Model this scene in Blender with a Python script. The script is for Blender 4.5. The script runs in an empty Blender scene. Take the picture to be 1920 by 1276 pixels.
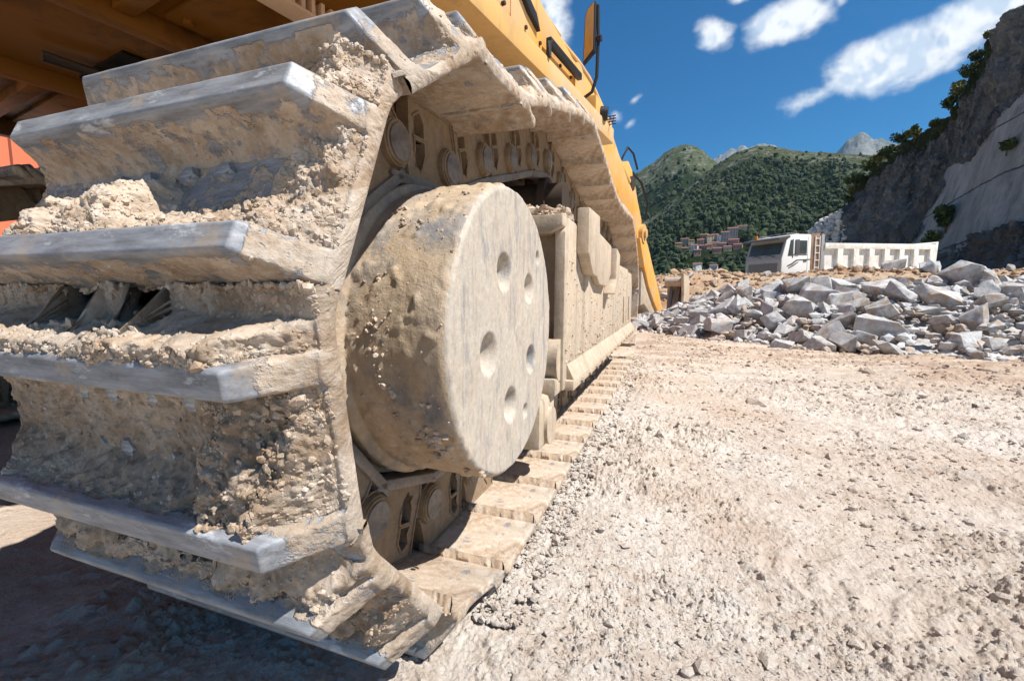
import bpy, bmesh, math, random
import numpy as np
from mathutils import Vector, Matrix
R = math.radians
random.seed(7)
SC = bpy.context.scene
COL = SC.collection

# ------------------------------------------------------------------ camera, sky, sun, exposure
L = 0.318            # lateral distance from the camera to the outer ends of the track shoes
CZ = 0.63            # camera height above the ground
cam_d = bpy.data.cameras.new('camera'); cam = bpy.data.objects.new('camera', cam_d); COL.objects.link(cam)
cam_d.sensor_width = 36; cam_d.lens = 835.0/1920*36; cam_d.clip_start = 0.02; cam_d.clip_end = 30000
_m = np.array([[0.9409711, -0.04024583, 0.3360858], [0.33845678, 0.09862317, -0.93579938], [0.00451617, 0.99431069, 0.10642302]])
cam.matrix_world = Matrix([list(_m[0])+[0], list(_m[1])+[0], list(_m[2])+[CZ], [0, 0, 0, 1]])
SC.camera = cam
SUN = Vector((1.0, -0.13, 1.45)).normalized()      # towards the sun
sun_el = math.asin(SUN.z); sun_az = math.atan2(SUN.x, SUN.y)
sd = bpy.data.lights.new('sun', 'SUN'); sd.energy = 5.0; sd.angle = R(0.5); sd.color = (1.0, 0.955, 0.89)
so = bpy.data.objects.new('sun', sd); COL.objects.link(so)
so.rotation_euler = (-SUN).to_track_quat('-Z', 'Y').to_euler()
SC.view_settings.view_transform = 'Standard'; SC.view_settings.look = 'None'
SC.view_settings.exposure = 0.72; SC.view_settings.gamma = 1.0
SC.cycles.max_bounces = 6; SC.cycles.diffuse_bounces = 4; SC.cycles.use_denoising = True

class NT:
    """short-hand for building node trees"""
    def __init__(s, tree): s.t = tree; s.n = tree.nodes; s.l = tree.links
    def node(s, typ, **kw):
        n = s.n.new(typ)
        for k, v in kw.items():
            if k.startswith('i_'):
                key = k[2:]; key = int(key) if key.isdigit() else key.replace('_', ' ')
                s.set(n.inputs[key], v)
            else: setattr(n, k, v)
        return n
    def set(s, sock, v):
        if isinstance(v, bpy.types.NodeSocket): s.l.new(v, sock)
        else:
            if hasattr(sock, 'default_value'):
                if isinstance(v, tuple) and sock.type == 'RGBA' and len(v) == 3: v = v+(1,)
                sock.default_value = v
    def math(s, op, a, b=0.0, c=0.0, clamp=False):
        n = s.n.new('ShaderNodeMath'); n.operation = op; n.use_clamp = clamp
        s.set(n.inputs[0], a); s.set(n.inputs[1], b)
        if op in ('MULTIPLY_ADD', 'SMOOTH_MIN', 'SMOOTH_MAX'): s.set(n.inputs[2], c)
        return n.outputs[0]
    def mix(s, f, a, b, mode='MIX'):
        n = s.n.new('ShaderNodeMix'); n.data_type = 'RGBA'; n.blend_type = mode
        s.set(n.inputs[0], f); s.set(n.inputs[6], a); s.set(n.inputs[7], b)
        return n.outputs[2]
    def ramp(s, f, stops):
        n = s.n.new('ShaderNodeValToRGB'); s.set(n.inputs[0], f)
        e = n.color_ramp.elements
        while len(e) < len(stops): e.new(0.5)
        for i, (p, c) in enumerate(stops):
            e[i].position = p; e[i].color = (c, c, c, 1) if not isinstance(c, tuple) else c+(1,)
        return n.outputs[0]
    def sm(s, v, a, b):
        n = s.n.new('ShaderNodeMapRange'); n.interpolation_type = 'SMOOTHSTEP'
        s.set(n.inputs[0], v); n.inputs[1].default_value = a; n.inputs[2].default_value = b
        return n.outputs[0]
    def noise(s, vec, scale, detail=5.0, rough=0.55, dist=0.0):
        n = s.n.new('ShaderNodeTexNoise'); s.set(n.inputs['Vector'], vec)
        n.inputs['Scale'].default_value = scale; n.inputs['Detail'].default_value = detail
        n.inputs['Roughness'].default_value = rough; n.inputs['Distortion'].default_value = dist
        return n.outputs[0]
    def mapping(s, vec, loc=(0, 0, 0), rot=(0, 0, 0), sc=(1, 1, 1)):
        n = s.n.new('ShaderNodeMapping'); s.set(n.inputs[0], vec)
        n.inputs[1].default_value = loc; n.inputs[2].default_value = rot; n.inputs[3].default_value = sc
        return n.outputs[0]

world = bpy.data.worlds.new('World'); SC.world = world; world.use_nodes = True
w = NT(world.node_tree); w.n.clear()
tc = w.node('ShaderNodeTexCoord')
sky = w.node('ShaderNodeTexSky', sky_type='NISHITA', sun_disc=False, sun_elevation=sun_el, sun_rotation=sun_az,
             altitude=900.0, air_density=1.0, dust_density=0.3, ozone_density=3.0)
sepw = w.node('ShaderNodeSeparateXYZ', i_0=tc.outputs['Generated'])
ys = w.math('MAXIMUM', sepw.outputs[1], 0.02)
cx_ = w.math('DIVIDE', sepw.outputs[0], ys); cz_ = w.math('DIVIDE', sepw.outputs[2], ys)
comb = w.node('ShaderNodeCombineXYZ', i_0=cx_, i_1=cz_)
P = comb.outputs[0]
n1 = w.noise(w.mapping(P, loc=(3.1, 1.7, 0.4)), 9.0, 6, 0.52, 0.25)
n2 = w.noise(w.mapping(P, loc=(7.3, 2.9, 1.4), sc=(1, 1.6, 1)), 4.0, 8, 0.6, 0.2)
# cloud patches in direction space: centre (x/y, z/y), half sizes, tilt
CL = [(0.055, 0.495, 0.036, 0.038, 0.3, 1.0), (0.190, 0.500, 0.080, 0.046, 0.15, 1.0), (0.10, 0.56, 0.03, 0.02, 0.2, .8), (0.26, 0.52, 0.03, 0.035, 0.0, .6),
      (0.235, 0.362, 0.105, 0.034, 0.42, 1.0), (0.335, 0.412, 0.130, 0.055, 0.42, 1.1), (0.44, 0.462, 0.120, 0.050, 0.42, 1.0), (0.36, 0.375, 0.07, 0.014, 0.45, .7),
      (-.270, 0.61, 0.050, 0.095, 0.1, 1.0), (-.09, 0.400, 0.03, 0.014, 0.6, .55), (-.128, 0.372, 0.022, 0.030, 0.3, .62), (-.100, 0.352, 0.02, 0.012, 0.6, .55),
      (-0.9, 1.2, 0.4, 0.2, 0.3, .9), (1.3, 0.9, 0.4, 0.15, 0.3, 1), (0.8, 1.4, .5, .2, .1, .9)]
acc = None
for (a, b, ra, rb, t, amp) in CL:
    # mapping type TEXTURE applies the inverse: shift, rotate, scale
    n = w.node('ShaderNodeMapping', vector_type='TEXTURE', i_0=P)
    n.inputs[1].default_value = (a, b, 0); n.inputs[2].default_value = (0, 0, t); n.inputs[3].default_value = (ra, rb, 1)
    ln = w.node('ShaderNodeVectorMath', operation='LENGTH', i_0=n.outputs[0]).outputs['Value']
    v = w.math('MULTIPLY', w.math('MAXIMUM', w.math('SUBTRACT', 1.6, ln), 0.0), amp)
    acc = v if acc is None else w.math('MAXIMUM', acc, v)
dens = w.math('ADD', w.math('MULTIPLY', acc, 0.80), w.math('MULTIPLY', w.math('SUBTRACT', n1, 0.5), 1.9))
dens = w.math('ADD', dens, w.math('MULTIPLY', w.math('SUBTRACT', n2, 0.5), 0.9))
cov = w.math('MULTIPLY', w.sm(dens, 0.42, 0.92), w.sm(acc, 0.05, 0.45))
shade = w.sm(w.math('SUBTRACT', w.noise(w.mapping(P, loc=(3.1, 1.7, 0.4)), 7.0, 4, 0.5, 0.25), w.math('MULTIPLY', w.noise(w.mapping(P, loc=(3.1, 1.72, 0.4)), 7.0, 4, 0.5, 0.25), 1.0)), -0.045, 0.02)
ccol = w.mix(shade, (5.6, 6.6, 8.0), (8.9, 9.1, 9.4))
front = w.math('GREATER_THAN', sepw.outputs[1], 0.03)
cov = w.math('MULTIPLY', cov, front)
skyc = w.node('ShaderNodeHueSaturation', i_Saturation=1.25, i_Value=0.95, i_Color=sky.outputs[0]).outputs[0]
skyc = w.mix(1.0, skyc, (0.17, 0.84, 1.04), 'MULTIPLY')
fin = w.mix(cov, skyc, ccol)
bg = w.node('ShaderNodeBackground', i_Strength=0.070, i_Color=fin)
wo = w.node('ShaderNodeOutputWorld'); w.l.new(bg.outputs[0], wo.inputs[0])

# ------------------------------------------------------------------ numpy noise
def _hash(ix, iy, iz, seed):
    h = (ix.astype(np.uint32)*np.uint32(374761393) ^ iy.astype(np.uint32)*np.uint32(668265263) ^ iz.astype(np.uint32)*np.uint32(2147483647 & 0x9E3779B1) ^ np.uint32(seed*1013904223 & 0xffffffff))
    h ^= h >> np.uint32(15); h *= np.uint32(2246822519); h ^= h >> np.uint32(13); h *= np.uint32(3266489917); h ^= h >> np.uint32(16)
    return h
_G = np.random.RandomState(3).normal(size=(256, 3)).astype(np.float32); _G /= np.linalg.norm(_G, axis=1, keepdims=True)
def perlin(p, seed=0):
    p = np.asarray(p, np.float32); i = np.floor(p); f = p-i; i = i.astype(np.int64)
    u = f*f*f*(f*(f*6-15)+10); out = 0
    for dx in (0, 1):
        wx = u[:, 0] if dx else 1-u[:, 0]
        for dy in (0, 1):
            wy = wx*(u[:, 1] if dy else 1-u[:, 1])
            for dz in (0, 1):
                g = _G[_hash(i[:, 0]+dx, i[:, 1]+dy, i[:, 2]+dz, seed) & 255]
                d = g[:, 0]*(f[:, 0]-dx)+g[:, 1]*(f[:, 1]-dy)+g[:, 2]*(f[:, 2]-dz)
                out = out+d*wy*(u[:, 2] if dz else 1-u[:, 2])
    return out*1.5
def fbm(p, scale, octv=4, gain=0.5, seed=0, kind='n'):
    p = np.asarray(p, np.float32)*scale; a = 1.0; o = 0; s = 0
    for k in range(octv):
        n = perlin(p, seed+k)
        if kind == 'b': n = np.abs(n)*2-0.5          # billowy lumps
        elif kind == 'r': n = 0.6-np.abs(n)*2        # ridges
        o = o+a*n; s += a; a *= gain; p = p*2.03+11.7
    return o/s
def sstep(x, a, b):
    t = np.clip((x-a)/(b-a), 0, 1); return t*t*(3-2*t)

# ------------------------------------------------------------------ mesh helpers
def mesh_np(name, V, F, mat=None, smooth=True, attrs=None):
    """F: (n,4) or (n,3) array or a list of lists"""
    me = bpy.data.meshes.new(name); V = np.asarray(V, np.float32)
    if isinstance(F, np.ndarray): F = [F]
    loops = np.concatenate([np.asarray(f).ravel() for f in F]).astype(np.int32)
    sizes = np.concatenate([np.full(len(f), f.shape[1]) if isinstance(f, np.ndarray) and f.ndim == 2 else np.array([len(f)]) for f in F]).astype(np.int32)
    me.vertices.add(len(V)); me.vertices.foreach_set('co', V.ravel())
    me.loops.add(len(loops)); me.loops.foreach_set('vertex_index', loops)
    me.polygons.add(len(sizes)); st = np.concatenate([[0], np.cumsum(sizes)[:-1]]).astype(np.int32)
    me.polygons.foreach_set('loop_start', st)
    me.polygons.foreach_set('use_smooth', np.full(len(sizes), smooth))
    me.update(calc_edges=True); me.validate()
    for k, a in (attrs or {}).items():
        at = me.attributes.new(k, 'FLOAT', 'POINT'); at.data.foreach_set('value', np.asarray(a, np.float32))
    if mat: me.materials.append(mat)
    return me
def grid_faces(nu, nv, wrap_u=False):
    i = np.arange(nu if wrap_u else nu-1)[:, None]; j = np.arange(nv-1)[None, :]
    a = i*nv+j; b = ((i+1) % nu)*nv+j
    return np.stack([a, b, b+1, a+1], -1).reshape(-1, 4)
def grid_normals(V, nu, nv, wrap_u=False):
    G = V.reshape(nu, nv, 3)
    if wrap_u: du = np.roll(G, -1, 0)-np.roll(G, 1, 0)
    else: du = np.gradient(G, axis=0)
    dv = np.gradient(G, axis=1); n = np.cross(du, dv)
    return (n/(np.linalg.norm(n, axis=2, keepdims=True)+1e-12)).reshape(-1, 3)
def link(name, me, parent=None, loc=None, mw=None):
    o = bpy.data.objects.new(name, me); COL.objects.link(o)
    if parent: o.parent = parent
    if mw is not None: o.matrix_local = mw
    elif loc is not None: o.location = loc
    return o
def tag(o, label=None, cat=None, group=None, kind=None):
    if label: o['label'] = label
    if cat: o['category'] = cat
    if group: o['group'] = group
    if kind: o['kind'] = kind
    return o
def empty(name, loc=(0, 0, 0), rz=0.0):
    o = bpy.data.objects.new(name, None); o.empty_display_size = .3; COL.objects.link(o); o.location = loc; o.rotation_euler.z = rz; return o
class B:
    """collects shapes in one bmesh"""
    def __init__(s): s.bm = bmesh.new()
    def box(s, x0, x1, y0, y1, z0, z1, bev=0.0, M=None):
        vs = [s.bm.verts.new((x, y, z)) for x in (x0, x1) for y in (y0, y1) for z in (z0, z1)]
        fs = [(0, 1, 3, 2), (4, 6, 7, 5), (0, 4, 5, 1), (2, 3, 7, 6), (0, 2, 6, 4), (1, 5, 7, 3)]
        F = [s.bm.faces.new([vs[i] for i in f]) for f in fs]
        if bev: 
            ed = list({e for f in F for e in f.edges}); r = bmesh.ops.bevel(s.bm, geom=ed, offset=bev, segments=2, affect='EDGES', profile=.6)
            vs = list({v for f in r['faces'] for v in f.verts} | {v for v in vs if v.is_valid})
        if M is not None: bmesh.ops.transform(s.bm, matrix=M, verts=[v for v in vs if v.is_valid])
        return s
    def prism(s, pts, a, b, axis='x', bev=0.0, M=None):
        """polygon pts=(p,q) extruded from a to b along axis; x: (y,z), y: (x,z), z: (x,y)"""
        def mk(p, q, t): return (t, p, q) if axis == 'x' else ((p, t, q) if axis == 'y' else (p, q, t))
        A = [s.bm.verts.new(mk(p, q, a)) for p, q in pts]; Bv = [s.bm.verts.new(mk(p, q, b)) for p, q in pts]
        n = len(pts); F = [s.bm.faces.new(A[::-1]), s.bm.faces.new(Bv)]
        for i in range(n): F.append(s.bm.faces.new([A[i], A[(i+1) % n], Bv[(i+1) % n], Bv[i]]))
        bmesh.ops.recalc_face_normals(s.bm, faces=F); vs = A+Bv
        if bev:
            ed = list({e for f in F for e in f.edges}); r = bmesh.ops.bevel(s.bm, geom=ed, offset=bev, segments=2, affect='EDGES', profile=.6)
            vs = list({v for f in r['faces'] for v in f.verts} | {v for v in vs if v.is_valid})
        if M is not None: bmesh.ops.transform(s.bm, matrix=M, verts=[v for v in vs if v.is_valid])
        return s
    def cyl(s, p0, p1, r0, r1=None, seg=24, cap=True):
        p0, p1 = Vector(p0), Vector(p1); r1 = r0 if r1 is None else r1
        q = (p1-p0).to_track_quat('Z', 'Y'); A, C = [], []
        for i in range(seg):
            a = 2*math.pi*i/seg; d = q @ Vector((math.cos(a), math.sin(a), 0))
            A.append(s.bm.verts.new(p0+d*r0)); C.append(s.bm.verts.new(p1+d*r1))
        for i in range(seg): s.bm.faces.new([A[i], A[(i+1) % seg], C[(i+1) % seg], C[i]])
        if cap: s.bm.faces.new(A[::-1]); s.bm.faces.new(C)
        return s
    def tube(s, pts, r, seg=10):
        rings = []; pts = [Vector(p) for p in pts]
        for i, p in enumerate(pts):
            t = (pts[min(i+1, len(pts)-1)]-pts[max(i-1, 0)]); q = t.to_track_quat('Z', 'Y')
            rr = r[i] if isinstance(r, (list, tuple)) else r
            rings.append([s.bm.verts.new(p+q @ Vector((math.cos(2*math.pi*k/seg)*rr, math.sin(2*math.pi*k/seg)*rr, 0))) for k in range(seg)])
        for a, b in zip(rings, rings[1:]):
            # align rings to limit twisting
            o = min(range(seg), key=lambda k: (a[0].co-b[k].co).length)
            b[:] = b[o:]+b[:o]
            for k in range(seg): s.bm.faces.new([a[k], a[(k+1) % seg], b[(k+1) % seg], b[k]])
        s.bm.faces.new(rings[0][::-1]); s.bm.faces.new(rings[-1]); return s
    def mesh(s, name, mat, smooth_angle=35):
        bmesh.ops.recalc_face_normals(s.bm, faces=s.bm.faces)
        me = bpy.data.meshes.new(name); s.bm.to_mesh(me); s.bm.free(); me.materials.append(mat)
        if smooth_angle:
            me.shade_smooth() if hasattr(me, 'shade_smooth') else None
            me.set_sharp_from_angle(angle=R(smooth_angle))
        return me
    def obj(s, name, mat, parent=None, smooth_angle=35, mw=None): return link(name, s.mesh(name, mat, smooth_angle), parent, mw=mw)
def arc(cx, cy, r, a0, a1, n):
    return [(cx+r*math.cos(R(a0+(a1-a0)*i/n)), cy+r*math.sin(R(a0+(a1-a0)*i/n))) for i in range(n+1)]

# ------------------------------------------------------------------ materials
def mat(name):
    m = bpy.data.materials.new(name); m.use_nodes = True; t = NT(m.node_tree); t.n.clear()
    o = t.node('ShaderNodeOutputMaterial'); b = t.node('ShaderNodeBsdfPrincipled'); t.l.new(b.outputs[0], o.inputs[0])
    b.inputs['Specular IOR Level'].default_value = 0.3
    return m, t, b
def bump(t, b, h, strength=0.5, dist=0.01, prev=None):
    n = t.node('ShaderNodeBump', i_Strength=strength, i_Distance=dist, i_Height=h)
    if prev: t.l.new(prev, n.inputs['Normal'])
    t.l.new(n.outputs[0], b.inputs['Normal']); return n.outputs[0]
MUD_A, MUD_B, MUD_C = (0.56, 0.445, 0.340), (0.36, 0.255, 0.170), (0.70, 0.63, 0.55)
def obj_vec(t): return t.node('ShaderNodeTexCoord').outputs['Object']
def mud_color(t, v, sc=1.0, dark=1.0):
    n = t.noise(v, 9*sc, 6, .65); m = t.noise(v, 45*sc, 5, .7); k = t.noise(v, 3*sc, 3, .5)
    c = t.mix(t.ramp(n, [(.38, 0), (.62, 1)]), MUD_B, MUD_A)
    c = t.mix(t.ramp(m, [(.45, 0), (.75, .8)]), c, MUD_C)
    c = t.mix(t.ramp(k, [(.52, 0), (.7, .6)]), c, (0.38, 0.35, 0.31))
    if dark != 1.0: c = t.mix(1.0, c, (dark, dark, dark), 'MULTIPLY')
    return c
def make_shoe_mat():
    m, t, b = mat('muddy_shoe_steel'); v = obj_vec(t)
    at = t.node('ShaderNodeAttribute', attribute_name='mud').outputs['Fac']
    ns = t.noise(v, 28, 6, .7); msk = t.sm(t.math('ADD', at, t.math('MULTIPLY', t.math('SUBTRACT', ns, .5), 1.1)), .38, .58)
    st = t.noise(t.mapping(v, sc=(1, 6, 6)), 14, 6, .7)
    steel = t.mix(t.ramp(st, [(.35, 0), (.68, 1)]), (0.15, 0.158, 0.172), (0.34, 0.355, 0.38))
    sc = t.noise(t.mapping(v, loc=(3, 1, 2), sc=(1, 3, 3)), 10, 7, .75)
    steel = t.mix(t.ramp(sc, [(.58, 0), (.66, .85)]), steel, (0.55, 0.56, 0.58))
    steel = t.mix(t.ramp(t.noise(v, 17, 5, .7), [(.54, 0), (.66, .7)]), steel, (0.40, 0.32, 0.24))
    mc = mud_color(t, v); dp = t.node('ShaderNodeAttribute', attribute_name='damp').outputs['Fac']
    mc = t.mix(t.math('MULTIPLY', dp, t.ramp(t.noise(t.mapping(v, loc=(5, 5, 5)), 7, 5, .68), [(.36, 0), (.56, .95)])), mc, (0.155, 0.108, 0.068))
    c = t.mix(msk, steel, mc); t.l.new(c, b.inputs['Base Color'])
    t.l.new(t.math('MULTIPLY_ADD', msk, .45, .5), b.inputs['Roughness'])
    t.l.new(t.math('MULTIPLY_ADD', msk, -.15, .15), b.inputs['Metallic'])
    hb = t.math('ADD', t.math('MULTIPLY', t.noise(v, 160, 5, .75), t.math('MULTIPLY_ADD', msk, .9, .12)), t.math('MULTIPLY', msk, .5))
    bump(t, b, hb, .75, .004)
    return m
M_SHOE = make_shoe_mat()
def make_coat(name, base, base2, mudamt, sc=8, rough=.7, streak=(1, 1, 1), dark=(0.3, 0.31, 0.32), darkamt=.4, bumpd=.002):
    """painted or bare surface under a coat of dried dust and mud"""
    m, t, b = mat(name); v = obj_vec(t)
    n = t.noise(t.mapping(v, sc=streak), sc, 7, .68, .3); k = t.noise(v, sc*4.3, 6, .72)
    c = t.mix(t.ramp(k, [(.4, 0), (.66, 1)]), base, base2)
    c = t.mix(t.ramp(t.noise(t.mapping(v, loc=(4, 2, 9), sc=streak), sc*.9, 7, .74), [(.50, 0), (.64, darkamt)]), c, dark)
    c = t.mix(t.math('MULTIPLY', t.ramp(n, [(.36, 0), (.60, 1)]), mudamt), c, mud_color(t, v))
    t.l.new(c, b.inputs['Base Color']); b.inputs['Roughness'].default_value = rough
    bump(t, b, t.math('ADD', t.noise(v, sc*14, 5, .75), t.math('MULTIPLY', n, 2.0)), .7, bumpd)
    return m
M_DRUM = make_coat('dusty_drum_steel', (0.42, 0.31, 0.20), (0.50, 0.39, 0.27), .5, 7, .85, (1, 1, .6), (0.17, 0.175, 0.185), .95, .004)
M_FACE = make_coat('brushed_drum_face', (0.40, 0.355, 0.295), (0.55, 0.49, 0.41), .45, 20, .8, (1, 1.8, .45), (0.215, 0.22, 0.235), .95, .002)
M_FRAME = make_coat('dusty_frame_paint', (0.44, 0.345, 0.240), (0.53, 0.445, 0.345), .5, 5, .9, (1, 4, .22), (0.27, 0.225, 0.17), .8, .003)
M_LINK = make_coat('dusty_link_steel', (0.20, 0.135, 0.078), (0.28, 0.195, 0.115), .22, 14, .75, (1, 1, 1), (0.20, 0.17, 0.14), .6, .003)
M_RAIL = make_coat('worn_dark_rail', (0.09, 0.085, 0.085), (0.17, 0.155, 0.145), .3, 20, .45, (1, .4, 1), (0.05, 0.05, 0.055), .6, .001)
M_PLATE = make_coat('dusty_plate_steel', (0.40, 0.31, 0.21), (0.48, 0.38, 0.275), .5, 9, .8, (1, 1, 1), (0.23, 0.225, 0.22), .75, .003)
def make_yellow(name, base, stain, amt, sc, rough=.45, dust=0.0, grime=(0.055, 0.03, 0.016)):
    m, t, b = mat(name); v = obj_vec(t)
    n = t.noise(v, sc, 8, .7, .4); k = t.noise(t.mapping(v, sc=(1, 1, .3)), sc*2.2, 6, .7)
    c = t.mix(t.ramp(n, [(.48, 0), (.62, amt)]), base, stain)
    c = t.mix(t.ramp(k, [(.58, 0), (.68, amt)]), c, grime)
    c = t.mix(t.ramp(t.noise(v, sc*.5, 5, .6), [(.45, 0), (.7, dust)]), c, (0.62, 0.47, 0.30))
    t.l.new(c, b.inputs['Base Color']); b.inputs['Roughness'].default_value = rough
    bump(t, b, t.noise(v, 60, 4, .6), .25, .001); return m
M_YEL = make_yellow('yellow_orange_paint', (0.76, 0.37, 0.075), (0.60, 0.33, 0.12), .8, 4.5, .45, .55, (0.36, 0.19, 0.07))
M_YELD = make_yellow('dusty_yellow_paint', (0.62, 0.37, 0.13), (0.45, 0.28, 0.13), .8, 3, .6, .8, (0.35, 0.22, 0.12))
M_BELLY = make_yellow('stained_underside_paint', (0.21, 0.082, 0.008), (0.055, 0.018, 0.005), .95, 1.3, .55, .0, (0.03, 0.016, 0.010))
def plain(name, col, rough=.5, metal=0.0, var=.25, sc=6.0):
    m, t, b = mat(name); v = obj_vec(t)
    n = t.noise(v, sc, 6, .65)
    c = t.mix(n, tuple(x*(1-var) for x in col), tuple(min(1, x*(1+var)) for x in col))
    t.l.new(c, b.inputs['Base Color']); b.inputs['Roughness'].default_value = rough; b.inputs['Metallic'].default_value = metal
    return m
M_BLACK = plain('black_rubber', (0.02, 0.02, 0.022), .5)
M_DARK = plain('dark_oily_steel', (0.05, 0.035, 0.025), .6)
M_HOLE = plain('painted_hole_dark', (0.006, 0.005, 0.004), .9)
M_CHROME = plain('mirror_glass', (0.75, 0.78, 0.8), .03, 1.0, .02)
M_ROD = plain('bright_rod', (0.55, 0.55, 0.57), .25, 1.0, .1)
M_LIT = plain('lit_pale_grille', (0.72, 0.50, 0.33), .7)
M_MUD, _t, _b = mat('dried_pale_mud')
_v = obj_vec(_t); _t.l.new(mud_color(_t, _v), _b.inputs['Base Color']); _b.inputs['Roughness'].default_value = .95
bump(_t, _b, _t.noise(_v, 150, 5, .75), .8, .004)

# ------------------------------------------------------------------ ground sheet
def ground_h(x, y, fine=True):
    p = np.stack([x, y, np.zeros_like(x)], -1); d = np.hypot(x, y)
    h = 0.035*fbm(p, .55, 3, .5, 11)+0.030*fbm(p, 1.9, 3, .5, 12)
    if fine:
        wet = sstep(fbm(p, 1.3, 5, .6, 21), -.16, .20); near = np.clip(1-(d-2)/14, .35, 1)*(.52+.48*wet)
        wp = p+.05*np.stack([perlin(p*4+3, 61), perlin(p*4+7, 62), 0*x], -1)
        f1 = fbm(wp, 7.5, 6, .66, 13); f2 = fbm(wp, 22., 5, .64, 14); f3 = fbm(wp, 52., 4, .62, 15)
        h = h+near*(.55+.45*wet)*(.0085*sstep(f1, .02, .12)+.006*sstep(f1, .18, .23)+.0055*sstep(f2, .10, .15)+.0035*sstep(f2, -.16, -.06)+.0040*sstep(f3, .12, .19))
        h = h+near*(.004*f3+.005*f2+.0022*fbm(wp, 95., 3, .6, 16))
        c = perlin(p*30+5, 31); h = h+0.014*sstep(c, .44, .56)*wet*near
        c = perlin(p*75+9, 32); h = h+0.008*sstep(c, .38, .47)*near*(.3+.7*wet)
        # churned streaks running away to the left
        q = np.stack([(x*.80+y*.6)*1.0, (y*.80-x*.6)*4.2, np.zeros_like(x)], -1)
        sr = fbm(q, 2.4, 5, .62, 41); h = h+(0.014*sstep(sr, .02, .16)+.009*sstep(sr, .20, .28)-.006*sstep(sr, -.25, -.15))*sstep(x, .1, 1.5)*near
        # tyre ruts far out across the yard
        band = sstep(y, 2.8, 4.2)*(1-sstep(y, 5.4, 6.6)); h = h+band*0.035*fbm(np.stack([x*1.2, y*7, 0*x], -1), 1.0, 4, .55, 51)
        # tread marks of a vehicle, rows of short bars
        for (cx, cy, rad, a0, a1, wd, dep) in ((-.30, .0, 1.33, 24, 74, .10, .9), (-.30, .0, 1.70, 22, 66, .10, .7), (3.2, 5.2, 3.4, 195, 250, .13, .5)):
            rr_ = np.hypot(x-cx, y-cy); th = np.degrees(np.arctan2(y-cy, x-cx)) % 360; r = rr_-rad
            tr = np.exp(-(r/wd)**6)*sstep(th, a0, a0+8)*(1-sstep(th, a1-8, a1))*dep*sstep(fbm(p, 3.5, 4, .6, 67), -.22, .18)
            br = np.sin(np.radians(th)*rad*2*math.pi/.070+np.abs(r)*30+2.2*perlin(p*5, 66)+1.3*perlin(p*14, 68))
            h = h*(1-.35*tr)-tr*.009+tr*.010*sstep(br, -.7, .9)+.007*dep*np.exp(-((np.abs(r)-wd-.02)/.03)**2)*sstep(th, a0, a0+8)*(1-sstep(th, a1-8, a1))
    edge = np.exp(-((x+L-.05)/.09)**2)*sstep(y, .75, 1.0)*(1-sstep(y, 4.1, 4.4))
    h = h-edge*.016
    under = sstep(-x, L+.02, L+.12)*sstep(y, .55, .9)*(1-sstep(y, 4.2, 4.5))
    h = h*(1-under)-under*.035
    # quarry yard drops away to a valley far out
    h = h-60*sstep(d, 260, 700)
    return h
def build_ground():
    az = np.concatenate([np.linspace(-100, -62, 70, endpoint=False), np.linspace(-62, -12, 260, endpoint=False), np.linspace(-12, 50, 640, endpoint=False), np.linspace(50, 110, 80, endpoint=False), np.linspace(110, 260, 60)])
    az = np.radians(az); rr = np.concatenate([[0.02, .12], np.geomspace(.24, 16, 1500), np.geomspace(16.4, 9000, 90)])
    A, D = np.meshgrid(az, rr, indexing='ij'); x = (D*np.sin(A)).ravel(); y = (D*np.cos(A)).ravel()
    z = ground_h(x, y)
    V = np.stack([x, y, z], -1); nu, nv = len(az), len(rr)
    F = grid_faces(nu, nv)[:, ::-1]
    return link('ground', mesh_np('ground', V, F, M_GROUND))
def make_ground_mat():
    m, t, b = mat('pale_quarry_mud'); v = obj_vec(t)
    big = t.noise(v, .55, 4, .6); mid = t.noise(v, 3.0, 6, .7); fin = t.noise(v, 26, 6, .75); far = t.noise(t.mapping(v, sc=(.5, 2.4, 1)), 1.4, 7, .7)
    c = t.mix(t.ramp(mid, [(.38, 0), (.62, 1)]), (0.50, 0.410, 0.338), (0.63, 0.560, 0.487))
    c = t.mix(t.ramp(fin, [(.42, 0), (.68, .75)]), c, (0.70, 0.66, 0.605))
    c = t.mix(t.ramp(big, [(.46, 0), (.62, .55)]), c, (0.46, 0.325, 0.225))
    sep = t.node('ShaderNodeSeparateXYZ', i_0=v)
    fy = t.sm(sep.outputs[1], 2.2, 5.5)
    c = t.mix(t.math('MULTIPLY', fy, .8), c, t.mix(t.ramp(far, [(.42, 0), (.6, 1)]), (0.36, 0.235, 0.148), (0.58, 0.47, 0.36)))
    gr = t.math('MULTIPLY', t.ramp(t.noise(v, 1.6, 5, .6), [(.54, 0), (.66, 1)]), t.ramp(t.noise(v, 14, 5, .7), [(.5, 0), (.62, .6)]))
    c = t.mix(gr, c, (0.42, 0.415, 0.41)); c = t.mix(t.ramp(t.noise(v, 60, 4, .7), [(.62, 0), (.74, .6)]), c, (0.28, 0.205, 0.15))
    t.l.new(c, b.inputs['Base Color']); b.inputs['Roughness'].default_value = .95
    n = bump(t, b, t.math('ADD', t.noise(v, 95, 6, .78), t.math('MULTIPLY', t.noise(v, 30, 6, .7), 1.6)), 1.0, .008); return m
M_GROUND = make_ground_mat()
tag(build_ground(), kind='structure')

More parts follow.
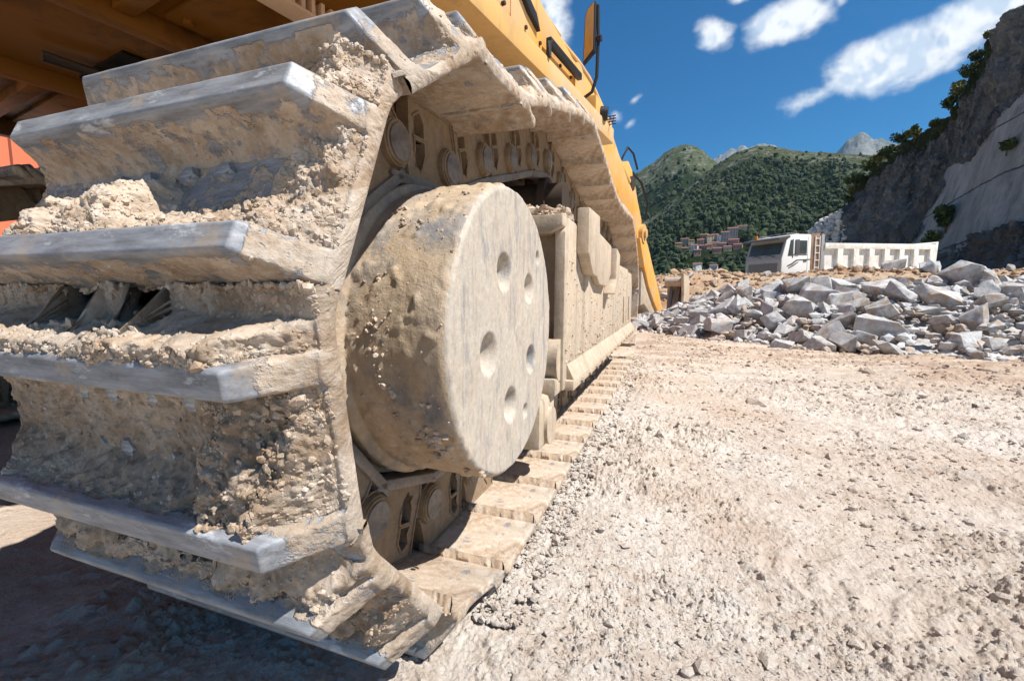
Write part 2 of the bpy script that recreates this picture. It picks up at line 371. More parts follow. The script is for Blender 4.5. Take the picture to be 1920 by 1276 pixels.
def lumps(name, P, S, mat_, seed=0, flat=.75, N=None):
    """many small irregular clods at P with size S as one mesh"""
    rs = np.random.RandomState(seed); bm = bmesh.new(); bmesh.ops.create_icosphere(bm, subdivisions=1, radius=1)
    bv = np.array([v.co[:] for v in bm.verts]); bf = np.array([[v.index for v in f.verts] for f in bm.faces]); bm.free()
    n = len(P); nvb = len(bv)
    V = np.repeat(bv[None], n, 0)*(1+rs.uniform(-.38, .38, (n, nvb, 1)))
    V[:, :, 0] *= rs.uniform(.7, 1.4, (n, 1)); V[:, :, 1] *= rs.uniform(.6, 1.2, (n, 1)); V[:, :, 2] *= rs.uniform(flat*.7, flat*1.3, (n, 1))
    a = rs.uniform(0, 2*math.pi, n); ca, sa = np.cos(a)[:, None], np.sin(a)[:, None]
    X = V[:, :, 0]*ca-V[:, :, 1]*sa; Y = V[:, :, 0]*sa+V[:, :, 1]*ca
    V = np.stack([X, Y, V[:, :, 2]], -1)*np.asarray(S)[:, None, None]+np.asarray(P)[:, None, :]
    F = (bf[None]+np.arange(n)[:, None, None]*nvb).reshape(-1, 3)
    return mesh_np(name, V.reshape(-1, 3), F, mat_, smooth=False)
def scatter_ground():
    rs = np.random.RandomState(5); n = 34000
    r = np.exp(rs.uniform(math.log(.5), math.log(9), n)); a = np.radians(rs.uniform(-20, 50, n))
    x, y = r*np.sin(a), r*np.cos(a)
    keep = (x > -L+.01) & (fbm(np.stack([x, y, 0*x], -1), 1.6, 3, .5, 77) > -.12+rs.uniform(-.25, .3, n)); x, y, r = x[keep], y[keep], r[keep]
    s = np.clip(rs.lognormal(-6.1, .65, len(x))*np.clip(r*.6, .7, 4.0), .0012, .018)
    z = ground_h(x, y)+s*.25
    big = rs.rand(len(s)) < .012; s = np.where(big & (r < 6), s*rs.uniform(2.0, 3.6, len(s)), s); z = ground_h(x, y)+s*.2
    ne = 5200; ye = np.exp(rs.uniform(math.log(.72), math.log(4.6), ne)); xe = -L+.03+rs.normal(size=ne)*.022+.02*np.abs(fbm(np.stack([0*ye, ye, 0*ye], -1), 5, 3, .5, 78))
    se = np.clip(rs.lognormal(-5.3, .5, ne)*np.clip(ye*.6, .7, 2.5), .002, .02); x = np.r_[x, xe]; y = np.r_[y, ye]; s = np.r_[s, se]; z = np.r_[z, ground_h(xe, ye)+.008+se*.3]
    o = link('loose_clods', lumps('loose_clods', np.stack([x, y, z], -1), s, M_GROUND, 6, .7)); tag(o, 'small pale clods and crumbs strewn over the churned quarry mud', 'gravel', kind='stuff')
scatter_ground()

# ------------------------------------------------------------------ the excavator
EX = empty('excavator', (0, 0, 0))
tag(EX, 'yellow tracked excavator caked in pale mud, its near track wrapping round the drum', 'excavator')
PITCH, PLATE, HPIN = 0.2255, 0.022, 0.130     # link pitch, plate thickness, plate face to pin line
YC, ZC = 0.8714, CZ-0.0921                   # sprocket centre
R_IN = 0.4835                                  # sprocket centre to inner face of the plates
STEP = 32.13
def track_path(yi):
    pts = []
    top = [(3.75, 1.53), (4.6, 1.757), (5.28, 1.98), (5.79, 2.045), (6.13, 2.026), (6.76, 1.857), (7.64, 1.715), (8.77, 1.625), (9.8, 1.65), (10.7, 1.74), (11.3, 1.775), (11.9, 1.70)]
    pts += [(y*L, CZ+z*L) for y, z in top]
    pts += [(yi+R_IN*1.04*math.cos(R(a)), ZC+R_IN*math.sin(R(a))) for a in range(66, -91, -8)]
    pts += [(yi-.05, CZ-.597), (YC+.30, CZ-.597), (YC+.12, CZ-.590), (YC+.0, ZC-R_IN)]
    return pts
def pins_for(yi):
    P = np.array(track_path(yi))
    # densify + smooth, then offset inwards to the pin line
    seg = np.r_[0, np.cumsum(np.hypot(*np.diff(P, axis=0).T))]; s = np.arange(0, seg[-1], .01)
    Q = np.stack([np.interp(s, seg, P[:, 0]), np.interp(s, seg, P[:, 1])], -1)
    for _ in range(30): Q[1:-1] = (Q[:-2]+2*Q[1:-1]+Q[2:])/4
    T = np.gradient(Q, axis=0); T /= np.linalg.norm(T, axis=1, keepdims=True); Nn = np.stack([-T[:, 1], T[:, 0]], -1)
    Q = Q-Nn*(HPIN-PLATE)
    rv = (R_IN-(HPIN-PLATE))/math.cos(R(STEP/2))
    pin = lambda a: np.array([YC-rv*math.cos(R(a)), ZC+rv*math.sin(R(a))])
    pins = [pin(23.43+STEP*(k-.5)) for k in range(-3, 4)]
    j = 0
    while True:
        cur = pins[-1]; d = np.hypot(*(Q-cur).T); ok = np.nonzero((d >= PITCH) & (np.arange(len(Q)) > j))[0]
        if not len(ok): break
        j2 = ok[0]; v = Q[j2]-cur; pins.append(cur+v/np.linalg.norm(v)*PITCH); j = j2
        if len(pins) > 70: break
    gap = np.linalg.norm(pins[-1]-pins[0])
    return pins, gap
best = min((min(abs(g), abs(g-PITCH)), yi) for yi in np.arange(12.0*L, 12.6*L, .01) for _, g in [pins_for(yi)])
YI = best[1]; PINS, _g = pins_for(YI)
if abs(_g-PITCH) < abs(_g): PINS = PINS+[PINS[0]]
else: PINS[-1] = PINS[0]
NSH = len(PINS)-1
def shoe_matrix(k, x0=-L):
    a, b = PINS[k], PINS[k+1]; t = (b-a)/np.linalg.norm(b-a); n = np.array([-t[1], t[0]]); c = (a+b)/2+n*HPIN
    return Matrix(((1, 0, 0, x0), (0, t[0], n[0], c[0]), (0, t[1], n[1], c[1]), (0, 0, 0, 1)))

W = 0.60
PROF = [(-.114, -.020), (-.117, -.004), (-.115, .020), (-.111, .066), (-.109, .0725), (-.106, .0745), (-.081, .0745), (-.078, .072), (-.076, .066), (-.070, .026), (-.060, .007), (-.046, .001),
        (-.02, 0), (.02, 0), (.046, .001), (.060, .007), (.070, .026), (.076, .066), (.078, .072), (.081, .0745), (.106, .0745), (.109, .0725), (.111, .066), (.114, .022), (.120, .004),
        (.138, -.002), (.160, -.010), (.178, -.028), (.176, -.042), (.160, -.034), (.138, -.024), (.118, -.022), (.06, -.022), (0, -.022), (-.06, -.022), (-.108, -.022)]
def shoe_mesh(name, res=.004, mud=None, seed=0, crust=1.0, crumbs=0, damp=0.0, shortlip=False):
    P = np.array(PROF+[PROF[0]]); seg = np.r_[0, np.cumsum(np.hypot(*np.diff(P, axis=0).T))]
    i_in = seg[28]                                   # outer side up to here, inner side after
    s = np.r_[np.arange(0, i_in, res), np.arange(i_in, seg[-1], max(res*2.5, .008))]; s = s[s < seg[-1]-res*.4]
    U = np.interp(s, seg, P[:, 0]); H = np.interp(s, seg, P[:, 1]); outer = (s < i_in)
    nx = int(W/res/1.05); X = np.linspace(0, -W, nx)
    Ug, Xg = np.meshgrid(U, X, indexing='ij'); Hg = np.repeat(H[:, None], nx, 1); O = np.repeat(outer[:, None], nx, 1)
    # bars fall away towards both ends of the shoe
    e = np.minimum(-Xg, W+Xg); f = .16+.84*np.clip((e-.002)/.050, 0, 1)
    Hg = np.where(Hg > 0, Hg*f, Hg)
    if shortlip:
        lp = Ug > .122; dlt = np.where(lp, Ug-.122, 0); Ug = np.where(lp, .122+dlt*.36, Ug); Hg = np.where(lp, Hg-dlt*.10, Hg)
    # clearance notches for the links in the lip
    lip = (Ug > .128)
    notch = ((Xg < -.208) & (Xg > -.275)) | ((Xg < -.328) & (Xg > -.402))
    Ug = np.where(lip & notch, .128+(Ug-.128)*.12, Ug); Hg = np.where(lip & notch & (Hg < -.0), Hg*.6-.005, Hg)
    # ends bend down slightly
    Hg = Hg-.004*(1-sstep(e, 0, .03))*O
    V = np.stack([Xg, Ug, Hg], -1).reshape(-1, 3).astype(np.float64); Of = O.ravel(); x, u, h = V.T.copy()
    n3 = V.copy(); so_ = seed*7.13
    q = np.stack([x+so_, u, 0*x], -1)
    m = np.zeros(len(V))
    if mud is not None:
        lev = mud(x, u, q)                            # level the mud reaches above the plate
        ee = np.minimum(-x, W+x); lev = np.minimum(lev, .002+np.clip((ee-.004)/.075, 0, 2)*.075)
        lift = np.clip(lev-h, 0, None)*Of
        # keep the worn crests of the bars clear
        h2 = h+lift; m = sstep(lift, .0004, .003)
        V[:, 2] = h2
        V[:, 1] += np.where(lift > 0, .006*fbm(q, 30, 3, .5, 9), 0)
    # thin coat everywhere, patchy
    N = grid_normals(V, len(s), nx, True)
    c = V+np.array([so_, 0, 0]); coat = sstep(fbm(c, 15, 7, .68, seed+3), -.10, .16)*crust
    crest = sstep(V[:, 2], .060, .069)*(1-m); coat = coat*(1-.88*crest)
    coat = np.where(Of, coat, .66)
    m = np.maximum(m, coat)
    b1 = fbm(c, 38, 4, .6, 5, 'b'); b2 = fbm(c, 110, 3, .6, 6, 'b')
    mm = sstep(m, .3, .9)
    big = (m > .9)*1.0
    wall = (V[:, 2] > .004) & (V[:, 2] < .062); m = np.where(Of & wall, np.maximum(m, .56+.35*fbm(c, 40, 5, .66, 88)-.25*sstep(V[:, 2], .045, .062)), m); m = np.where(Of & ~wall & (V[:, 2] < .004), np.maximum(m, .36), m); mm = sstep(m, .3, .9)
    d = mm*(.0016+.0030*b1*(1+1.1*big)+.0020*b2)+big*.0065*fbm(c, 17, 3, .6, 8, 'b')
    d = np.where(Of, d, mm*(.0006+.0008*b2))
    d = d+.0007*fbm(c, 14, 3, .5, 2)
    if res > .003: d = d*.8
    ee = np.minimum(-x, W+x); d = d*(.25+.75*sstep(ee, 0, .02))
    sgn = -1.0
    V = V+N*(d*sgn)[:, None]
    F = grid_faces(len(s), nx, True)
    ns_ = len(s)
    io = int(outer.sum()); K = 9; FF = [F]; VV = [V]; MM = [m]; base = len(V)
    for col, sgx in ((0, 1), (nx-1, -1)):            # close both ends with a rough skin between outer and inner face
        oi = np.arange(io)*nx+col; ii = np.arange(ns_-1, io-1, -1)*nx+col
        ti = np.linspace(0, 1, len(ii)); to = np.linspace(0, 1, io)
        Ii = np.stack([np.interp(to, ti, V[ii, c_]) for c_ in range(3)], -1); Oo = V[oi]
        rows = []
        for kk in range(1, K+1):
            f_ = kk/K; r_ = Oo*(1-f_)+Ii*f_
            bul = math.sin(math.pi*min(f_, .999))**.6*.004
            r_[:, 0] += sgx*(bul+(.0035*fbm(r_+so_, 70, 4, .65, 15, 'b')+.004*fbm(r_+so_, 20, 3, .5, 16))*math.sin(math.pi*f_)); rows.append(r_)
        G_ = np.stack(rows, 1).reshape(-1, 3); n0 = base; base += len(G_)
        a0_ = oi; idx = n0+np.arange(io*K).reshape(io, K); full = np.concatenate([a0_[:, None], idx], 1)
        q_ = np.stack([full[:-1, :-1], full[:-1, 1:], full[1:, 1:], full[1:, :-1]], -1).reshape(-1, 4)
        FF.append(q_ if sgx > 0 else q_[:, ::-1]); VV.append(G_); MM.append(np.full(len(G_), .8 if crust > .6 else .62))
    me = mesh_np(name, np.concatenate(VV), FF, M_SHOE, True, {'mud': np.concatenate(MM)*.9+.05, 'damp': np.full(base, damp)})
    cr = None
    if crumbs:
        rs = np.random.RandomState(seed+50); w_ = np.where(Of & (m > .55), (.04+np.clip(fbm(c, 22, 3, .5, 71)+.10, 0, 1)**1.5)*((.12 if seed != 2 else .04)+3*big)*np.where((seed == 2) & (np.abs(u) < .1) & (x < -.16), .12, 1), 0); w_ = w_/w_.sum()
        idx = rs.choice(len(V), crumbs, p=w_); S = np.clip(rs.lognormal(-6.45, .55, crumbs), .0008, .0065)
        P_ = V[idx]+(N*sgn)[idx]*(S*.35)[:, None]
        cr = lumps('dried_mud', P_, S, M_MUD, seed, .8)
    return me, cr

def g2(u, a, s): return np.exp(-((u-a)/s)**2)
def mudA(x, u, q):
    e = sstep(-x, .0, .12)
    n = fbm(q, 9, 4, .6, 61); n2 = fbm(q, 24, 4, .6, 62, 'b')
    lev = -.02+.080*(1-sstep(u, -.085, .030+.035*n))+.022*n2*(u < .07)
    lev = np.where(u > -.10, lev, -.05)
    left = sstep(-x, .43, .50); lev = lev*(1-left)-.02*left+(left*.008*n)
    # jagged tongues reaching up
    for cx, w_, hh in ((-.30, .030, .055), (-.41, .02, .04), (-.47, .03, .03), (-.345, .012, .03)):
        lev = lev+g2(x, cx, w_)*hh*(1-sstep(u, .01, .06))*(u > -.09)
    # under the top bar: thin fur of mud on its flank
    lev = np.maximum(lev, .024*sstep(u, .055, .075)*(1-sstep(u, .084, .09))+.004*n)
    # right hand end thickly plastered
    rt = 1-sstep(-x, .03, .14); lev = np.maximum(lev, rt*(.016+.014*n2+.010*n)*(np.abs(u) < .074))
    lev = np.maximum(lev, (1-sstep(-x, .05, .12))*(u > .116)*(.035+.02*n2))
    return np.minimum(lev, .073)
def mudB(x, u, q):
    n = fbm(q, 7, 4, .6, 63); n2 = fbm(q, 22, 4, .6, 64, 'b')
    lev = np.full_like(x, -.02)
    # ledge piled on the lip above the upper bar
    lev = np.where(u > .108, (.072+.018*n+.012*n2)*(1-sstep(u, .126+.018*n, .146+.016*n)), lev)
    # coat between the bars, heavy shelf on the lower bar
    mid = (u > -.106) & (u <= .108)
    sh = .008+.010*n2+.062*(1-sstep(u, -.092, -.030+.045*n))
    lev = np.where(mid, sh+.012*g2(u, .07, .02), lev)
    rt = 1-sstep(-x, .12, .24+.05*n); lev = np.where(mid, np.maximum(lev, rt*(.070-.35*np.clip(u+.075, 0, 1)+.022*n2+.03*n)), lev)
    ed = 1-sstep(-x, .0, .07); lev = np.maximum(lev, ed*(.010+.014*n2)*(np.abs(u) < .078))
    return np.minimum(lev, .076)
def mudC(x, u, q):
    n = fbm(q, 7, 4, .6, 65); n2 = fbm(q, 22, 4, .6, 66, 'b')
    lev = np.full_like(x, -.02); mid = (u > -.10) & (u <= .10)
    lev = np.where(mid, .022+.040*sstep(n, -.1, .25)+.018*n2, lev)
    lev = np.where(u > .105, (.05+.02*n2)*(1-sstep(u, .12, .16)), lev)
    lev = lev-(1-sstep(-x, .0, .06))*.03
    return np.minimum(lev, .068)
def mudZ(x, u, q):
    n = fbm(q, 9, 4, .6, 67); n2 = fbm(q, 24, 4, .6, 68, 'b')
    lev = np.where(np.abs(u) < .078, .008+.010*n2, -.02)
    lev = np.where(u < -.108, .030*sstep(n, -.2, .2)*(h_ok(u)), lev)
    lev = np.where(u > .105, (.05+.02*n2)*(1-sstep(u, .12, .16)), lev)
    lev = lev-(1-sstep(-x, .08, .16))*.06*(np.abs(u) < .08)
    return lev
def mudD(x, u, q):
    n = fbm(q, 7, 4, .6, 72); n2 = fbm(q, 22, 4, .6, 73, 'b'); e = 1-sstep(-x, .13, .22)
    return np.where(np.abs(u) < .10, .03+.02*n+.02*n2, -.02)*(1-e)-.02*e+e*.012*sstep(n2, .1, .3)
def h_ok(u): return (u > -.125)*1.0
def mudG(x, u, q):
    n2 = fbm(q, 22, 4, .6, 69, 'b'); n = fbm(q, 9, 4, .6, 70)
    ed = 1-sstep(-x, .0, .10)
    return np.where(np.abs(u) < .10, .02+.03*n, -.02)+ed*(.004+.010*n2)*(np.abs(u) < .08)+np.where(u > .115, .003+.004*n2, 0)
HERO = {4: ('Z', mudZ, 3000, .0028), 3: ('A', mudA, 15000, .0017), 2: ('B', mudB, 8000, .0017), 1: ('C', mudC, 4500, .0022), 0: ('D', mudD, 900, .0026), 5: ('Y', mudG, 1200, .003)}
crust_of = {4: 1.0, 3: .8, 2: .9, 1: .75, 0: .55, 5: 1.0}
GEN = [shoe_mesh('track_shoe', .0042, mudG, 20+i, 1.0, 700, 0, True) for i in range(3)]
FAR = shoe_mesh('track_shoe', .012, mudG, 33, 1.0, 0)
BOLT = B().cyl((0, 0, -.002), (0, 0, .010), .0145, .0125, 6).mesh('bolt_head', M_SHOE)
for k in range(NSH):
    mw = shoe_matrix(k, -L-{1: .006, 2: .013, 3: .012}.get(k, 0))
    if k in HERO:
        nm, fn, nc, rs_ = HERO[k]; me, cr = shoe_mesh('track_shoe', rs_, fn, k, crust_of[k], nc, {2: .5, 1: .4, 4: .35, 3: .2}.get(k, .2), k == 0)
    else: me, cr = GEN[k % 3]
    o = link('track_shoe', me, EX, mw=mw)
    if cr: link('dried_mud', cr, o)
    if k in (1, 2, 3, 4):
        for bx in (-.20, -.265, -.345, -.405):
            for bu in (-.038, .040): link('bolt_head', BOLT, o, (bx, bu, 0))

# links: boss with pin end, window pockets, dark worn rail
def plate_with_holes(bm, outline, holes, x0, x1):
    def loop(pts, x): 
        vs = [bm.verts.new((x, p, q)) for p, q in pts]; return vs, [bm.edges.new((vs[i], vs[(i+1) % len(vs)])) for i in range(len(vs))]
    sides = []
    for x in (x0, x1):
        allv, alle = [], []
        for pts in [outline]+holes:
            v, e = loop(pts, x); allv.append(v); alle += e
        bmesh.ops.triangle_fill(bm, edges=alle, use_beauty=True); sides.append(allv)
    for a, b in zip(*sides):
        for i in range(len(a)): bm.faces.new([a[i], a[(i+1) % len(a)], b[(i+1) % len(a)], b[i]])
def link_mesh():
    b = B(); p = PITCH/2; hp = -HPIN
    for x, s in ((-.195, 1), (-.405, -1)):          # outer faces of the two strands
        out = [(-.050, -.023), (.130, -.023)]+arc(p, hp, .050, 35, -60, 8)+[(.12, hp-.050), (-.055, hp-.050), (-.060, hp-.02), (-.052, hp+.03)]
        w1 = [(-.030, -.056), (-.030, -.075), (-.030, -.092), (.006, -.092), (.006, -.062), (-.010, -.044)]
        w2 = [(-.028, -.100), (-.027, -.124)]+arc(-.009, -.142, .018, 180, 360, 6)+[(.009, -.124), (.009, -.100)]
        plate_with_holes(b.bm, out, [w1, w2], x, x-s*.028)
        inn = [(-.135, -.023), (.100, -.023), (.100, hp-.052)]+[(-.12, hp-.052)]+arc(-p, hp, .050, 260, 120, 8)
        plate_with_holes(b.bm, inn, [[(a, c) for a, c in w2]], x-s*.030, x-s*.062)
        b.cyl((x-s*.02, p, hp), (x+s*.016, p, hp), .047, .043, 28)
        b.box(min(x, x-s*.06), max(x, x-s*.06), -.045, .035, -.100, -.093)
    bmesh.ops.bevel(b.bm, geom=[e for e in b.bm.edges if len(e.link_faces) == 2 and e.calc_face_angle(0) > .6], offset=.0035, segments=2, affect='EDGES')
    return b.mesh('track_link', M_LINK)
def pins_mesh():
    b = B(); p = PITCH/2
    b.cyl((-.176, p, -HPIN), (-.424, p, -HPIN), .033, seg=28)
    b.cyl((-.25, p, -HPIN), (-.35, p, -HPIN), .044, seg=24); return b.mesh('link_pin', M_RAIL)
def rail_mesh():
    b = B(); hp = -HPIN
    for x, s in ((-.187, 1), (-.413, -1)):
        a0, a1 = sorted((x, x-s*.070)); b.prism([(-.118, hp-.045), (.100, hp-.045), (.116, hp-.050), (.108, hp-.068), (-.095, hp-.068), (-.124, hp-.055)], a0, a1, 'x', .006)
    return b.mesh('link_rail', M_RAIL)
LM, PM, RM = link_mesh(), pins_mesh(), rail_mesh()
for k in range(NSH):
    o = link('track_link', LM, EX, mw=shoe_matrix(k)); link('link_pin', PM, o); link('link_rail', RM, o)

# the final drive drum
def drum_mesh():
    ang = np.linspace(0, 2*math.pi, 361)[:-1]; r = .283
    prof = [(-.255, .304), (-.205, .310), (-.195, .310), (-.189, .305), (-.186, .294), (-.16, .2945), (-.10, .2950), (-.05, .2960), (-.014, .2955), (-.005, .292), (0, .287)]
    PP = np.array(prof); seg = np.r_[0, np.cumsum(np.hypot(*np.diff(PP, axis=0).T))]; s = np.arange(0, seg[-1], .004)
    px, pr = np.interp(s, seg, PP[:, 0]), np.interp(s, seg, PP[:, 1])
    rr = np.linspace(.287, .0, 110)[1:]; px = np.r_[px, np.zeros(len(rr))]; pr = np.r_[pr, rr]
    A, I = np.meshgrid(ang, np.arange(len(px)), indexing='ij'); X = px[I]; Rr = pr[I]
    y, z = Rr*np.cos(A), Rr*np.sin(A); V = np.stack([X, y, z], -1).reshape(-1, 3); face = (I >= len(s)).ravel()
    N = grid_normals(V, len(ang), len(px), True); N[Rr.ravel() < .01] = (-1, 0, 0)
    D = np.zeros(len(V))
    for dy, dz, rad, dep in [(-.170, .385, .128, .036), (.335, .290, .112, .034), (-.415, -.095, .135, .038), (.395, -.235, .115, .034), (-.045, -.480, .128, .036), (.27, -.600, .060, .020), (.545, .525, .055, .018)]:
        dd = np.hypot(V[:, 1]-dy*L, V[:, 2]-dz*L)/(rad*L); D += np.where(face & (dd < 1.05), dep*(1-sstep(dd, .25, 1.03)*1.0), 0)
    V[:, 0] -= D
    q = V*1.0; bumps = fbm(q, 9, 3, .5, 81)*.0010+fbm(q, 60, 4, .65, 82, 'b')*.0009*(1-.6*face)+.0016*sstep(fbm(q, 12, 5, .6, 84), .02, .08)*(~face)
    chips = sstep(fbm(q, 30, 3, .5, 83), .20, .36)*(~face)*.0035
    dirn = np.stack([face*1.0, np.where(face, 0, V[:, 1]/.283), np.where(face, 0, V[:, 2]/.283)], -1)
    V = V+dirn*(bumps+chips)[:, None]
    return mesh_np('final_drive_drum', V, grid_faces(len(ang), len(px), True)[:, ::-1], M_DRUM, True), V, face
me, DV, Df = drum_mesh(); me.materials.append(M_FACE)
mi = np.zeros(len(me.polygons), np.int32); cen = np.zeros(len(me.polygons)*3); me.polygons.foreach_get('center', cen); cen = cen.reshape(-1, 3)
mi[(np.hypot(cen[:, 1], cen[:, 2]) < .293) & (cen[:, 0] > -.06)] = 1; me.polygons.foreach_set('material_index', mi)
DRUM = link('final_drive_drum', me, EX, loc=(-L*.985, YC+.010, ZC+.03*L))
rs = np.random.RandomState(9)
def polar(a, x, r=.297): return (x, -r*math.cos(R(a)), r*math.sin(R(a)))
P_, S_ = [], []
for (a, x, s, n) in [(-34, -.045, .014, 26), (-32, -.062, .009, 10), (-14, -.12, .008, 8), (-9, -.125, .005, 8), (-24, -.11, .005, 8), (20, -.13, .006, 6), (43, -.12, .005, 8), (41, -.09, .005, 9), (50, -.14, .006, 4), (60, -.04, .005, 4), (-18, -.05, .009, 2), (-46, -.035, .0075, 2), (-52, -.022, .008, 2), (-56, -.008, .009, 3), (5, -.135, .007, 9), (-3, -.13, .008, 10), (-70, -.05, .009, 8)]:
    for i in range(n):
        P_.append(polar(a+rs.normal()*1.6*(s/.008), x+rs.normal()*s*.9)); S_.append(s*rs.uniform(.25, .8))
for i in range(260):
    P_.append(polar(rs.uniform(-100, 110), rs.uniform(-.18, -.01), .295)); S_.append(rs.uniform(.0012, .0035))
link('mud_clump', lumps('mud_clump', np.array(P_), np.array(S_), M_MUD, 4, .9), DRUM)
# rim crust, sprocket wheel with teeth, housing behind the drum
b = B(); teeth = []
n = 22
for i in range(n*2):
    r_ = .395 if i % 2 == 0 else .335
    a0 = i/(n*2)*360
    for da in (-2.2, 2.2): teeth.append((YC+r_*math.cos(R(a0+da)), ZC+r_*math.sin(R(a0+da))))
b.prism(teeth, -L-.272, -L-.328, 'x', .004)
b.obj('sprocket', M_RAIL, EX)
B().cyl((-L-.25, YC, ZC), (-L-.62, YC, ZC), .285, .285, 48).cyl((-L-.24, YC, ZC), (-L-.27, YC, ZC), .306, .304, 64).obj('drive_housing', M_FRAME, EX)

# ------------------------------------------------------------------ track frame
F0 = B(); xs = -L-.012; y0, y1 = 4.46*L, 12.3*L; zb = CZ-1.014*L
def zt(y): return CZ+np.interp(y/L, [4.4, 6.2, 7.8, 12.3], [.775, .70, .583, .50])*L
side = [(y0, zb)]+[(y1, zb+.0)]+[(y1, zt(y1)-.10), (y1-.08, zt(y1))]+[(y, zt(y)) for y in (9*L, 7.8*L, 6.2*L, 5.3*L)]+[(y0+.05, zt(y0)), (y0, zt(y0)-.05)]
F0.prism(side, xs, xs-.035, 'x', .006)
F0.box(xs-.42, xs-.034, y0+.14, y1, zb+.01, CZ+.20, .01)                    # box girder behind
F0.prism([(xs-.30, zt(y0)), (xs-.002, zt(y0)-.001), (xs-.002, zt(y0)-.035), (xs-.045, zt(y0)-.055), (xs-.30, zt(y0)-.055)], y0-.035, y0+.20, 'y', .006)   # top slab over the recess
FR = F0.obj('track_frame', M_FRAME, EX)
B().box(xs-.05, xs+.030, y0+.03, y1+.05, zb-.004, zb+.030, .006).prism([(xs+.001, zb+.03), (xs+.026, zb+.03), (xs+.001, zb+.082)], y0+.05, y1, 'x' if False else 'y', .002).obj('frame_flange', M_FRAME, FR)
B().box(xs-.34, xs-.036, y0+.10, y0+.13, zb+.02, zt(y0)-.05, .004).obj('recess_plate', M_FRAME, FR)
g = B()
g.prism([(5.0*L, zt(5*L)+.06), (5.75*L, zt(5.7*L)+.075), (5.80*L, CZ+.30*L), (5.55*L, CZ+.20*L), (5.35*L, CZ+.23*L), (5.0*L, CZ+.45*L)], xs+.001, xs+.045, 'x', .006)
g.obj('track_guard', M_FRAME, FR)
g = B(); g.prism([(5.80*L, zt(5.8*L)+.03), (7.3*L, zt(7.3*L)+.04), (7.35*L, CZ+.30*L), (6.9*L, CZ+.10*L), (6.2*L, CZ+.12*L), (5.80*L, CZ+.28*L)], xs+.001, xs+.028, 'x', .006)
g.obj('track_guard', M_FRAME, FR)
g = B(); g.prism([(7.35*L, zt(7.3*L)+.03), (7.8*L, zt(7.8*L)+.02), (7.75*L, CZ+.25*L), (7.3*L, CZ-.02*L), (7.1*L, CZ+.0*L), (7.36*L, CZ+.22*L)], xs+.001, xs+.055, 'x', .006)
g.obj('track_guard', M_FRAME, FR)
for yy in (10.2*L, 11.4*L): B().box(xs+.001, xs+.008, yy, yy+.08, zb+.12, zb+.30, .002).obj('cover_plate', M_PLATE, FR)
for yy in np.arange(y0+.16, y1-.1, .165): B().cyl((xs+.026, yy, zb+.012), (xs+.040, yy, zb+.012), .012, .011, 6).obj('flange_bolt', M_PLATE, FR)
# mud and rubble lying on the frame
rs = np.random.RandomState(11); n = 1500
yy = rs.uniform(y0-.03, 8.5*L, n); xx = xs-rs.uniform(.0, .30, n)**1.0; pk = np.exp(-((yy-y0-.12)/.18)**2)*.035
zz = np.array([zt(v) for v in yy])+rs.uniform(0, 1, n)*(.01+pk)-.002
link('frame_rubble', lumps('frame_rubble', np.stack([xx, yy, zz], -1), np.clip(rs.lognormal(-4.9, .5, n), .003, .022), M_MUD, 12, .8), FR)
n = 700; yy = rs.uniform(y0+.02, y1-.1, n); zz = zb+.09+rs.rand(n)**1.6*.40
link('dried_splash', lumps('dried_splash', np.stack([np.full(n, xs+.002), yy, zz], -1), np.clip(rs.lognormal(-6.2, .6, n), .001, .007), M_MUD, 14, .9), FR)
# rollers
for i in range(8):
    yy = y0+.12+i*.325
    o = B().cyl((xs-.06, yy, ZC-R_IN+.287), (xs-.50, yy, ZC-R_IN+.287), .085, seg=28).cyl((xs-.085, yy, ZC-R_IN+.287), (xs-.11, yy, ZC-R_IN+.287), .108, seg=28).cyl((xs-.035, yy, ZC-R_IN+.287), (xs-.06, yy, ZC-R_IN+.287), .05, seg=20).obj('track_roller', M_PLATE, EX)
    B().prism([(yy-.055, zb+.01), (yy+.055, zb+.01), (yy+.045, ZC-R_IN+.25), (yy-.045, ZC-R_IN+.25)], xs-.005, xs-.045, 'x', .004).obj('roller_bracket', M_FRAME, o)
for yy, zz in ((5.8*L, CZ+2.03*L), (11.2*L, CZ+1.77*L)):
    zr = zz-HPIN+PLATE-.085-.075
    o = B().cyl((xs-.10, yy, zr), (xs-.50, yy, zr), .072, seg=30).cyl((xs-.17, yy, zr), (xs-.20, yy, zr), .095, seg=30).obj('carrier_roller', M_DARK, EX)
    B().prism([(yy-.07, zt(yy)-.02), (yy+.07, zt(yy)-.02), (yy+.035, zr+.03), (yy-.035, zr+.03)], xs-.26, xs-.34, 'x', .006).obj('roller_post', M_FRAME, o)
B().cyl((xs-.10, YI, ZC), (xs-.5, YI, ZC), .30, seg=48).obj('idler_wheel', M_PLATE, EX)
# knobs low behind the drum
B().cyl((xs-.01, y0+.02, zb+.10), (xs-.14, y0+.02, zb+.10), .075, .07, 28).box(xs-.12, xs-.01, y0-.06, y0+.06, zb-.01, zb+.05, .015).obj('tow_eye', M_FRAME, FR)
b = B(); b.box(xs-.14, xs-.03, y0-.16, y0+.02, zb-.16, zb-.0, .02).cyl((xs-.02, y0-.06, zb-.10), (xs-.15, y0-.06, zb-.10), .06, seg=24)
b.obj('rear_scraper', M_FRAME, FR)
# cross members between the tracks
B().box(-2.9, xs-.3, 1.75, 3.25, .45, 1.05, .05).cyl((-1.97, 2.4, .9), (-1.97, 2.4, 1.50), .62, .66, 64).obj('carbody', M_BELLY, EX)

